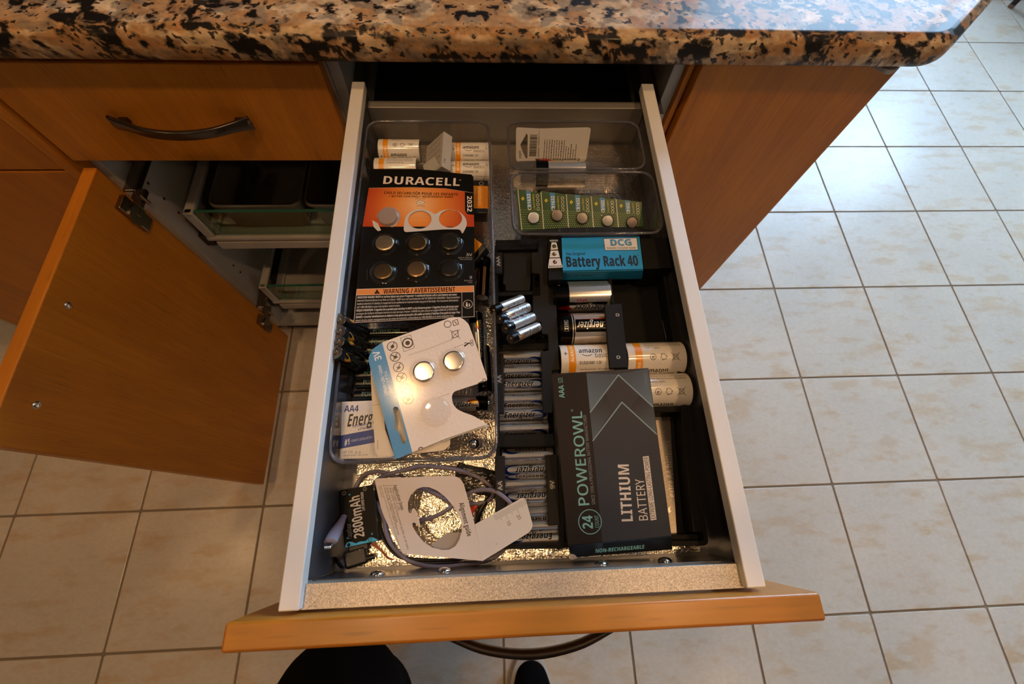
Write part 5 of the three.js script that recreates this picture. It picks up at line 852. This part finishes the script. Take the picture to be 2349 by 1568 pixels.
{
  // lavender charging cable
  const cm = std({ color: rgb(0.215, 0.195, 0.265), roughness: 0.55 }), t = thing('charging_cable', 'lavender grey charging cable coiled beneath the folded card', 'cable');
  const path = [...[[-.1414,.7778,.6607],[-.139,.776,.6489],[-.1352,.7755,.6377],[-.1293,.7765,.6293],[-.1175,.779,.6258],[-.1027,.781,.629],[-.0887,.782,.6345],[-.0725,.783,.6428],[-.0581,.786,.6483],[-.0457,.7845,.6554],[-.0354,.782,.6588],[-.0238,.78,.6592],[-.0129,.779,.6588],[-.0048,.779,.6559],[-.0013,.781,.6509],[-.0028,.784,.6449],[-.0125,.785,.637],[-.0248,.785,.6312],[-.041,.785,.6265],[-.0611,.785,.6238],[-.0746,.786,.6234],[-.0858,.786,.6259],[-.0969,.785,.6279],[-.1103,.782,.6317],[-.1174,.779,.6377],[-.1172,.7765,.6477],[-.1133,.776,.657],[-.1068,.777,.6678],[-.104,.777,.6787],[-.0996,.777,.6894],[-.0913,.7775,.699],[-.0807,.778,.7063],[-.0674,.7775,.7109],[-.0486,.777,.7128],[-.0293,.777,.7117],[-.0098,.779,.7095],[.002,.784,.7045],[.0105,.792,.6963],[.0168,.799,.6836],[.0191,.802,.6707],[.0157,.805,.6625],[.0091,.806,.6555],[-.0003,.803,.6496],[-.0122,.797,.6477],[-.0245,.7905,.6501],[-.0365,.7895,.6574],[-.0433,.79,.663],[-.0562,.787,.6694],[-.0699,.782,.6723],[-.079,.7785,.6727]]];
  mesh('cord', tube(path, 0.00195, 520, 12), cm, t);
  const plug = (a, b, c) => { const A = new THREE.Vector3(...a), d = new THREE.Vector3(...b).sub(A), L = d.length(), q = new THREE.Quaternion().setFromUnitVectors(new THREE.Vector3(0, 1, 0), d.normalize()); return [A, q, L]; };
  { const [A, q, L] = plug([-.1415,.7775,.6607], [-.1405,.818,.6869]); const m = mesh('plug_body', lathe([[0.0019, 0], [0.0024, L * 0.12], [0.0032, L * 0.3], [0.0054, L * 0.62], [0.0058, L * 0.72], [0.0058, L * 0.97], [0.0052, L], [0, L]], 28).scale(1, 1, 0.62), cm, t, A.toArray()); m.quaternion.copy(q);
    const tip = mesh('plug_tip', new RoundedBoxGeometry(0.0066, 0.0075, 0.003, 3, 0.0012).translate(0, L + 0.0036, 0), M.chrome, t, A.toArray()); tip.quaternion.copy(q); }
  { const [A, q, L] = plug([-.0699,.782,.6723], [-.0794,.7785,.6731]); const m = mesh('plug_body', lathe([[0.0019, 0], [0.0042, L * 0.35], [0.0046, L * 0.95], [0, L]], 24).scale(1, 1, 0.62), cm, t, A.toArray()); m.quaternion.copy(q); }
}
{
  const t = thing('black_lead', 'thin black lead looping under the lavender cable and card', 'cable');
  mesh('cord', tube([[-.1132,.774,.6424],[-.1132,.774,.6537],[-.1113,.774,.6676],[-.1083,.774,.6797],[-.103,.774,.6909],[-.0939,.774,.6998],[-.0815,.774,.7048],[-.062,.774,.707],[-.0397,.774,.7076],[-.0213,.774,.7057],[-.011,.775,.7009],[-.0076,.775,.6909]], 0.0013, 140, 8), M.black, t);
  mesh('cord', tube([[-.1141,.7765,.645],[-.1141,.7765,.6558],[-.1118,.7765,.6696],[-.1084,.7765,.6819],[-.1014,.7768,.6934],[-.0913,.7765,.7023],[-.0757,.7765,.7073],[-.0556,.7765,.7093],[-.0354,.7765,.7094]], 0.0011, 120, 8), M.black, t);
}
{
  const t = thing('power_lead', 'thick black lead with an orange red plug beside the rack', 'cable');
  mesh('cord', tube([[-.0022,.776,.6308],[.0033,.777,.6394],[-.0017,.778,.6507],[-.0112,.7785,.6608],[-.0156,.7775,.6693],[-.0174,.776,.6794]], 0.0024, 70, 10), M.black, t);
  const a = [-.0179,.781,.6594], b = [-.0244,.777,.6682], d = [b[0] - a[0], b[2] - a[2]], L = Math.hypot(...d);
  mesh('plug_shell', box(-0.0027, 0.0027, -0.002, 0.0018, -L / 2, L / 2, 0.001), std({ color: rgb(0.75, 0.06, 0.015), roughness: 0.35 }), t, [(a[0] + b[0]) / 2, 0.778, (a[2] + b[2]) / 2], [0, Math.atan2(d[0], d[1]), 0]);
}
function crumple(w, h, n, amp, s, dome) {                  // rumpled film sheet
  const g = new THREE.PlaneGeometry(w, h, n, n).rotateX(-Math.PI / 2), p = g.attributes.position;
  for (let i = 0; i < p.count; i++) { const x = p.getX(i) / w + 0.5, z = p.getZ(i) / h + 0.5, e = Math.min(1, 4 * Math.min(x, 1 - x, z, 1 - z)); p.setY(i, dome * Math.sqrt(Math.max(0, e)) + amp * (Math.abs(fbm(x * 6, z * 6, s, 3) - 0.5) * 2) * (0.3 + e)); p.setX(i, p.getX(i) * (1 + 0.12 * (vnoise(z * 5, s, 3) - 0.5))); p.setZ(i, p.getZ(i) * (1 + 0.12 * (vnoise(x * 5, s, 4) - 0.5))); }
  g.computeVertexNormals(); return g;
}
{
  const q = [-.0175,.776,.6369], t = thing('foil_pouch', 'crumpled grey antistatic pouch at the back of the front compartment', 'pouch', [q[0], 0.7742, q[2]]);
  mesh('pouch_film', crumple(0.044, 0.026, 26, 0.004, 12, 0.003), std({ color: rgb(0.2, 0.185, 0.165), roughness: 0.25, metalness: 0.85, side: THREE.DoubleSide }), t, [0, 0, 0], [0, -0.25, 0]);
}
{
  const q = [-.1291,.776,.7008], t = thing('plastic_bag', 'small crumpled clear plastic bag below the black battery pack', 'bag', [q[0], 0.7745, q[2]]);
  mesh('bag_film', crumple(0.05, 0.03, 30, 0.006, 33, 0.0085), phys({ color: rgb(0.98, 0.98, 0.98), roughness: 0.03, transmission: 1, thickness: 0, ior: 1.35 }), t);
  const k = [-.1287,.78,.7013], b = thing('power_connector', 'black connector block lying inside the clear plastic bag', 'connector', [k[0], 0.7742, k[2]]);
  mesh('connector_body', merge([box(-0.011, 0.010, 0, 0.007, -0.0075, 0.008, 0.0028), box(-0.006, 0.013, 0.001, 0.0062, -0.012, -0.003, 0.002), new THREE.CylinderGeometry(0.0026, 0.0022, 0.008, 16).rotateZ(1.4).translate(0.012, 0.0035, 0.004)]), M.black, b, [0, 0, 0], [0, 0.25, 0]);
  mesh('washer', lathe([[0.003, 0.0008], [0.006, 0.0008], [0.0066, 0], [0.003, 0]], 28), M.black, b, [-0.0155, 0.004, 0.004], [0.9, 0, 0.7]);
  const w = thing('wire_pair', 'orange and white wire pair leaving the black battery pack', 'wires');
  [[1.2, [0.55, 0.12, 0.03]], [-1.2, [0.6, 0.56, 0.5]], [0, [0.35, 0.08, 0.03]]].forEach(([s, c], i) => mesh('wire', tube([[-.1156,.779,.6909], [-.11,.776,.6946], [-.1046,.7752,.6997], [-.1004,.7748,.7039], [-.0955,.7745,.7052]].map((p, j) => [p[0] + s * 0.0006, p[1] + 0.0002 * i, p[2] - s * 0.0005 * Math.cos(j * 1.3)]), 0.00055, 40, 8), std({ color: rgb(...c), roughness: 0.4 }), w));
}
// ---------- plastic boxes in the left cabinet ----------
function tub(label, x0, x1, y0, y1, z0, z1, col) {
  const t = thing('food_box', label, 'plastic box', [0, y0, 0]), H = y1 - y0, r = 0.018, ring = (k, y, d = 0) => [ringPts(x0 + k + d, x1 - k - d, z0 + k + d, z1 - k - d, Math.max(0.004, r - d)), y];
  const m = phys({ color: col, roughness: 0.25, transmission: 0.35, thickness: 0 });
  mesh('tub_wall', loft([ring(0.012, 0), ring(0.008, 0.006), ring(0.002, H - 0.004), ring(-0.002, H - 0.003), ring(-0.002, H), ring(0.001, H), ring(0.003, H - 0.004), ring(0.0095, 0.007), ring(0.014, 0.002)]), m, t);
  mesh('lid_rim', tube(ringPts(x0, x1, z0, z1, r).map(([x, z]) => [x, H, z]), 0.0022, 90, 8, true), m, t);
}
tub('cloudy plastic food box in the upper glass-fronted pull-out', -0.535, -0.365, 0.4565, 0.535, -0.10, 0.1, rgb(0.25, 0.22, 0.19));
tub('second cloudy plastic food box right beside it in the pull-out', -0.355, -0.262, 0.4565, 0.535, -0.10, 0.1, rgb(0.25, 0.22, 0.19));
// ---------- dining chair beyond the island ----------
{
  const t = thing('dining_chair', 'dark chair by the window with only one leg tip showing', 'chair', [2.75, 0, -1.62]), m = std({ color: rgb(0.02, 0.016, 0.013), roughness: 0.4 });
  for (const [x, z] of [[-0.265, 0.15], [0.12, 0.2], [-0.22, -0.24], [0.16, -0.2]]) { mesh('leg', new THREE.CylinderGeometry(0.017, 0.012, 0.44, 16).translate(x, 0.235, z), m, t); mesh('foot', new THREE.CylinderGeometry(0.013, 0.013, 0.014, 16).translate(x, 0.008, z), std({ color: rgb(0.3, 0.2, 0.12), roughness: 0.6 }), t); }
  mesh('seat', box(-0.29, 0.19, 0.455, 0.5, -0.27, 0.235, 0.02, 3), m, t); mesh('backrest', box(0.15, 0.185, 0.5, 0.95, -0.25, 0.22, 0.015, 3), m, t);
}
// ---------- the person at the drawer ----------
function field(bones, cell, name, mat, parent, k = 0.018, keep) {   // bones: [a, b, ra, rb]; smooth union, meshed by marching cubes
  const lo = [1e9, 1e9, 1e9], hi = [-1e9, -1e9, -1e9];
  for (const [a, b, ra, rb] of bones) for (let i = 0; i < 3; i++) { const r = Math.max(ra, rb) + 2.5 * cell + 0.4 * k; lo[i] = Math.min(lo[i], a[i] - r, b[i] - r); hi[i] = Math.max(hi[i], a[i] + r, b[i] + r); }
  const size = Math.max(hi[0] - lo[0], hi[1] - lo[1], hi[2] - lo[2]), n = Math.min(150, Math.ceil(size / cell)), c = lo.map((v, i) => (v + hi[i]) / 2);
  const mc = new MarchingCubes(n, mat, false, false, 400000); mc.isolation = 0;
  const bb = bones.map(([a, b, ra, rb]) => { const d = [b[0] - a[0], b[1] - a[1], b[2] - a[2]]; return [a, d, d[0] * d[0] + d[1] * d[1] + d[2] * d[2] + 1e-12, ra, rb - ra]; });
  const co = (i, ax) => c[ax] + (i / (n / 2) - 1) * (size / 2);
  for (let z = 0; z < n; z++) for (let y = 0; y < n; y++) for (let x = 0; x < n; x++) {
    const px = co(x, 0), py = co(y, 1), pz = co(z, 2); let s = 1;
    if (px > lo[0] && px < hi[0] && py > lo[1] && py < hi[1] && pz > lo[2] && pz < hi[2]) {
      for (const [a, d, l, ra, dr] of bb) {
        const ex = px - a[0], ey = py - a[1], ez = pz - a[2]; let t = (ex * d[0] + ey * d[1] + ez * d[2]) / l; t = t < 0 ? 0 : t > 1 ? 1 : t;
        const qx = ex - d[0] * t, qy = ey - d[1] * t, qz = ez - d[2] * t, v = Math.sqrt(qx * qx + qy * qy + qz * qz) - ra - dr * t, h = Math.max(k - Math.abs(s - v), 0) / k;
        s = Math.min(s, v) - h * h * k * 0.25;
      }
      if (keep) s = Math.max(s, keep(px, py, pz));
    }
    mc.field[x + y * n + z * n * n] = -s;
  }
  mc.update();
  const cnt = mc.count, g = new THREE.BufferGeometry(), P = new Float32Array(cnt * 3), N = new Float32Array(cnt * 3);
  for (let i = 0; i < cnt * 3; i++) { P[i] = mc.positionArray[i] * (size / 2) + c[i % 3]; N[i] = mc.normalArray[i]; }
  g.setAttribute('position', new THREE.BufferAttribute(P, 3)); g.setAttribute('normal', new THREE.BufferAttribute(N, 3)); g.setAttribute('uv', new THREE.BufferAttribute(new Float32Array(cnt * 2), 2));
  return name ? mesh(name, g, mat, parent) : g;
}
{
  const t = thing('person', 'person in black trousers and dark shoes standing close against the drawer front', 'person');
  const skin = phys({ color: rgb(0.45, 0.27, 0.19), roughness: 0.5 }), cloth = phys({ color: rgb(0.004, 0.004, 0.0045), roughness: 1, specularIntensity: 0.1 }), shirt = std({ color: rgb(0.035, 0.038, 0.045), roughness: 0.9 });
  const hipL = [-0.105, 0.93, 1.03], kneeL = [-0.215, 0.5, 0.903], ankL = [-0.28, 0.10, 1.11], hipR = [0.095, 0.93, 1.04], kneeR = [0.105, 0.50, 1.09], ankR = [0.085, 0.10, 1.20];
  const DZ = -0.13, sh = ([x, y, z]) => [x, y, z + DZ];
  const chest = [0, 1.30, 1.0], belly = [0, 1.06, 1.01], neck = [0, 1.475, 0.96], head = [0, 1.60, 0.925];
  const arms = [-1, 1].map((s) => [[s * 0.175, 1.405, 0.975], [s * 0.265, 1.16, 0.96], [s * 0.115, 1.285, 0.86]]);
  const handBones = (s) => {
    const w = arms[s < 0 ? 0 : 1][2], b = [], at = (dx, dy, dz) => [w[0] - s * dx, w[1] + dy, w[2] + dz];
    b.push([at(0, 0, 0), at(0.02, 0.012, -0.035), 0.027, 0.03], [at(0.018, 0.02, -0.035), at(0.026, -0.012, -0.06), 0.024, 0.02], [at(0.02, 0.025, -0.04), at(0.03, 0.02, -0.062), 0.02, 0.018]);
    [[0.03, 0.075, 0.026], [0.012, 0.082, 0.029], [-0.007, 0.078, 0.027], [-0.025, 0.064, 0.021]].forEach(([dy, L, l2], i) => { const k0 = at(0.03, dy, -0.07 + 0.003 * i), k1 = at(0.042, dy + 0.002, -0.07 - L * 0.48 + 0.003 * i), k2 = at(0.062, dy + 0.001, -0.07 - L * 0.7), k3 = at(0.062 + l2 * 0.7, dy, -0.068 - L * 0.66); b.push([k0, k1, 0.0095, 0.0088], [k1, k2, 0.0088, 0.008], [k2, k3, 0.008, 0.007]); });
    b.push([at(0.012, 0.035, -0.02), at(0.035, 0.058, -0.045), 0.014, 0.011], [at(0.035, 0.058, -0.045), at(0.055, 0.06, -0.07), 0.0105, 0.009]); return b;
  };
  const parts = [];
  parts.push(field([[neck, [0, 1.40, 0.980], 0.052, 0.06], [neck, head, 0.05, 0.05], ...arms.flatMap(([a, b, c]) => [[a, b, 0.048, 0.038], [b, c, 0.037, 0.027]]), [chest, belly, 0.12, 0.12], [hipL, kneeL, 0.07, 0.045], [kneeL, ankL, 0.045, 0.032], [hipR, kneeR, 0.07, 0.045], [kneeR, ankR, 0.045, 0.032]], 0.013, null, skin));
  parts.push(field([[[0, 1.625, 0.930], [0, 1.655, 0.945], 0.074, 0.078], [[0, 1.575, 0.890], [0, 1.6, 0.905], 0.048, 0.055], [[0, 1.60, 0.855], [0, 1.583, 0.832], 0.010, 0.013], [[-0.012, 1.572, 0.842], [0.012, 1.572, 0.842], 0.009, 0.009], [[-0.016, 1.553, 0.855], [0.016, 1.553, 0.855], 0.0075, 0.0075], [[-0.032, 1.628, 0.862], [-0.03, 1.626, 0.860], 0.013, 0.013], [[0.032, 1.628, 0.862], [0.03, 1.626, 0.860], 0.013, 0.013], [[-0.08, 1.61, 0.930], [-0.082, 1.645, 0.940], 0.012, 0.016], [[0.08, 1.61, 0.930], [0.082, 1.645, 0.940], 0.012, 0.016], [[0, 1.535, 0.870], [0, 1.54, 0.870], 0.022, 0.022], [neck, head, 0.05, 0.052]], 0.0045, null, skin, 0.014));
  for (const s of [-1, 1]) parts.push(field(handBones(s), 0.0035, null, skin, null, 0.006));
  mesh('body', merge(parts), skin, t);
  for (const s of [-1, 1]) mesh('eye', merge([new THREE.SphereGeometry(0.009, 16, 12)]), std({ color: rgb(0.5, 0.48, 0.45), roughness: 0.2 }), t, [s * 0.031, 1.628, 0.854]);
  field([[[0, 1.665, 0.955], [0, 1.64, 0.970], 0.081, 0.08], [[-0.05, 1.665, 0.930], [0.05, 1.665, 0.930], 0.05, 0.05], [[0, 1.58, 0.990], [0, 1.62, 0.985], 0.055, 0.07]], 0.007, 'hair', std({ color: rgb(0.03, 0.02, 0.012), roughness: 0.7 }), t, 0.02, (x, y, z) => Math.min(1, (1.66 - y) * 0.9 + (0.905 - z) * 1.1));
  field([[hipL, hipR, 0.13, 0.13], [[-0.05, 1.02, 1.020], [0.05, 1.02, 1.020], 0.118, 0.118], [hipL, kneeL, 0.1, 0.08], [kneeL, [-0.235, 0.3, 0.968], 0.08, 0.08], [[-0.235, 0.3, 0.968], [-0.285, 0.07, 1.10], 0.08, 0.072], [hipR, kneeR, 0.098, 0.073], [kneeR, [0.095, 0.07, 1.2], 0.073, 0.068]], 0.012, 'trousers', cloth, t, 0.03, (x, y, z) => Math.max(0.05 - y, y - 1.06));
  field([[chest, belly, 0.13, 0.127], [[-0.075, 1.33, 0.990], [0.075, 1.33, 0.990], 0.112, 0.112], [[-0.06, 1.02, 1.010], [0.06, 1.02, 1.010], 0.124, 0.124], [[-0.06, 0.93, 1.02], [0.06, 0.93, 1.02], 0.13, 0.13], [[-0.12, 1.41, 0.970], [0.12, 1.41, 0.970], 0.062, 0.062], ...arms.flatMap(([a, b, c]) => [[a, b, 0.062, 0.05], [b, [b[0] + (c[0] - b[0]) * 0.8, b[1] + (c[1] - b[1]) * 0.8, b[2] + (c[2] - b[2]) * 0.8], 0.05, 0.038]])], 0.013, 'sweater', shirt, t, 0.03, (x, y, z) => Math.max(0.9 - y, Math.abs(x) < 0.16 ? y - 1.455 : -1));
  const shoe = (ax, az, yaw) => {
    const g = group('shoe', t, [ax, 0, az]); g.rotation.y = yaw;
    const sole = rounded([[-0.034, 0.07], [0.034, 0.07], [0.042, -0.02], [0.055, -0.13], [0.035, -0.198], [-0.02, -0.205], [-0.046, -0.15], [-0.036, -0.02]], 0.04, 6);
    mesh('sole', plan(sole, 0.001, 0.031, 0.006), std({ color: rgb(0.55, 0.5, 0.44), roughness: 0.6 }), g);
    field([[[0, 0.05, 0.035], [0.002, 0.055, -0.02], 0.042, 0.043], [[0.002, 0.05, -0.02], [0.006, 0.038, -0.12], 0.044, 0.042], [[0.006, 0.034, -0.12], [0.006, 0.028, -0.155], 0.041, 0.036], [[0, 0.06, 0.03], [0, 0.10, 0.03], 0.042, 0.043]], 0.007, 'upper', cloth, g, 0.02, (x, y, z) => 0.03 - y);
  };
  shoe(-0.36, 1.12, 0.3); shoe(0.072, 1.17, 0.02);
}
renderer.render(scene, camera);
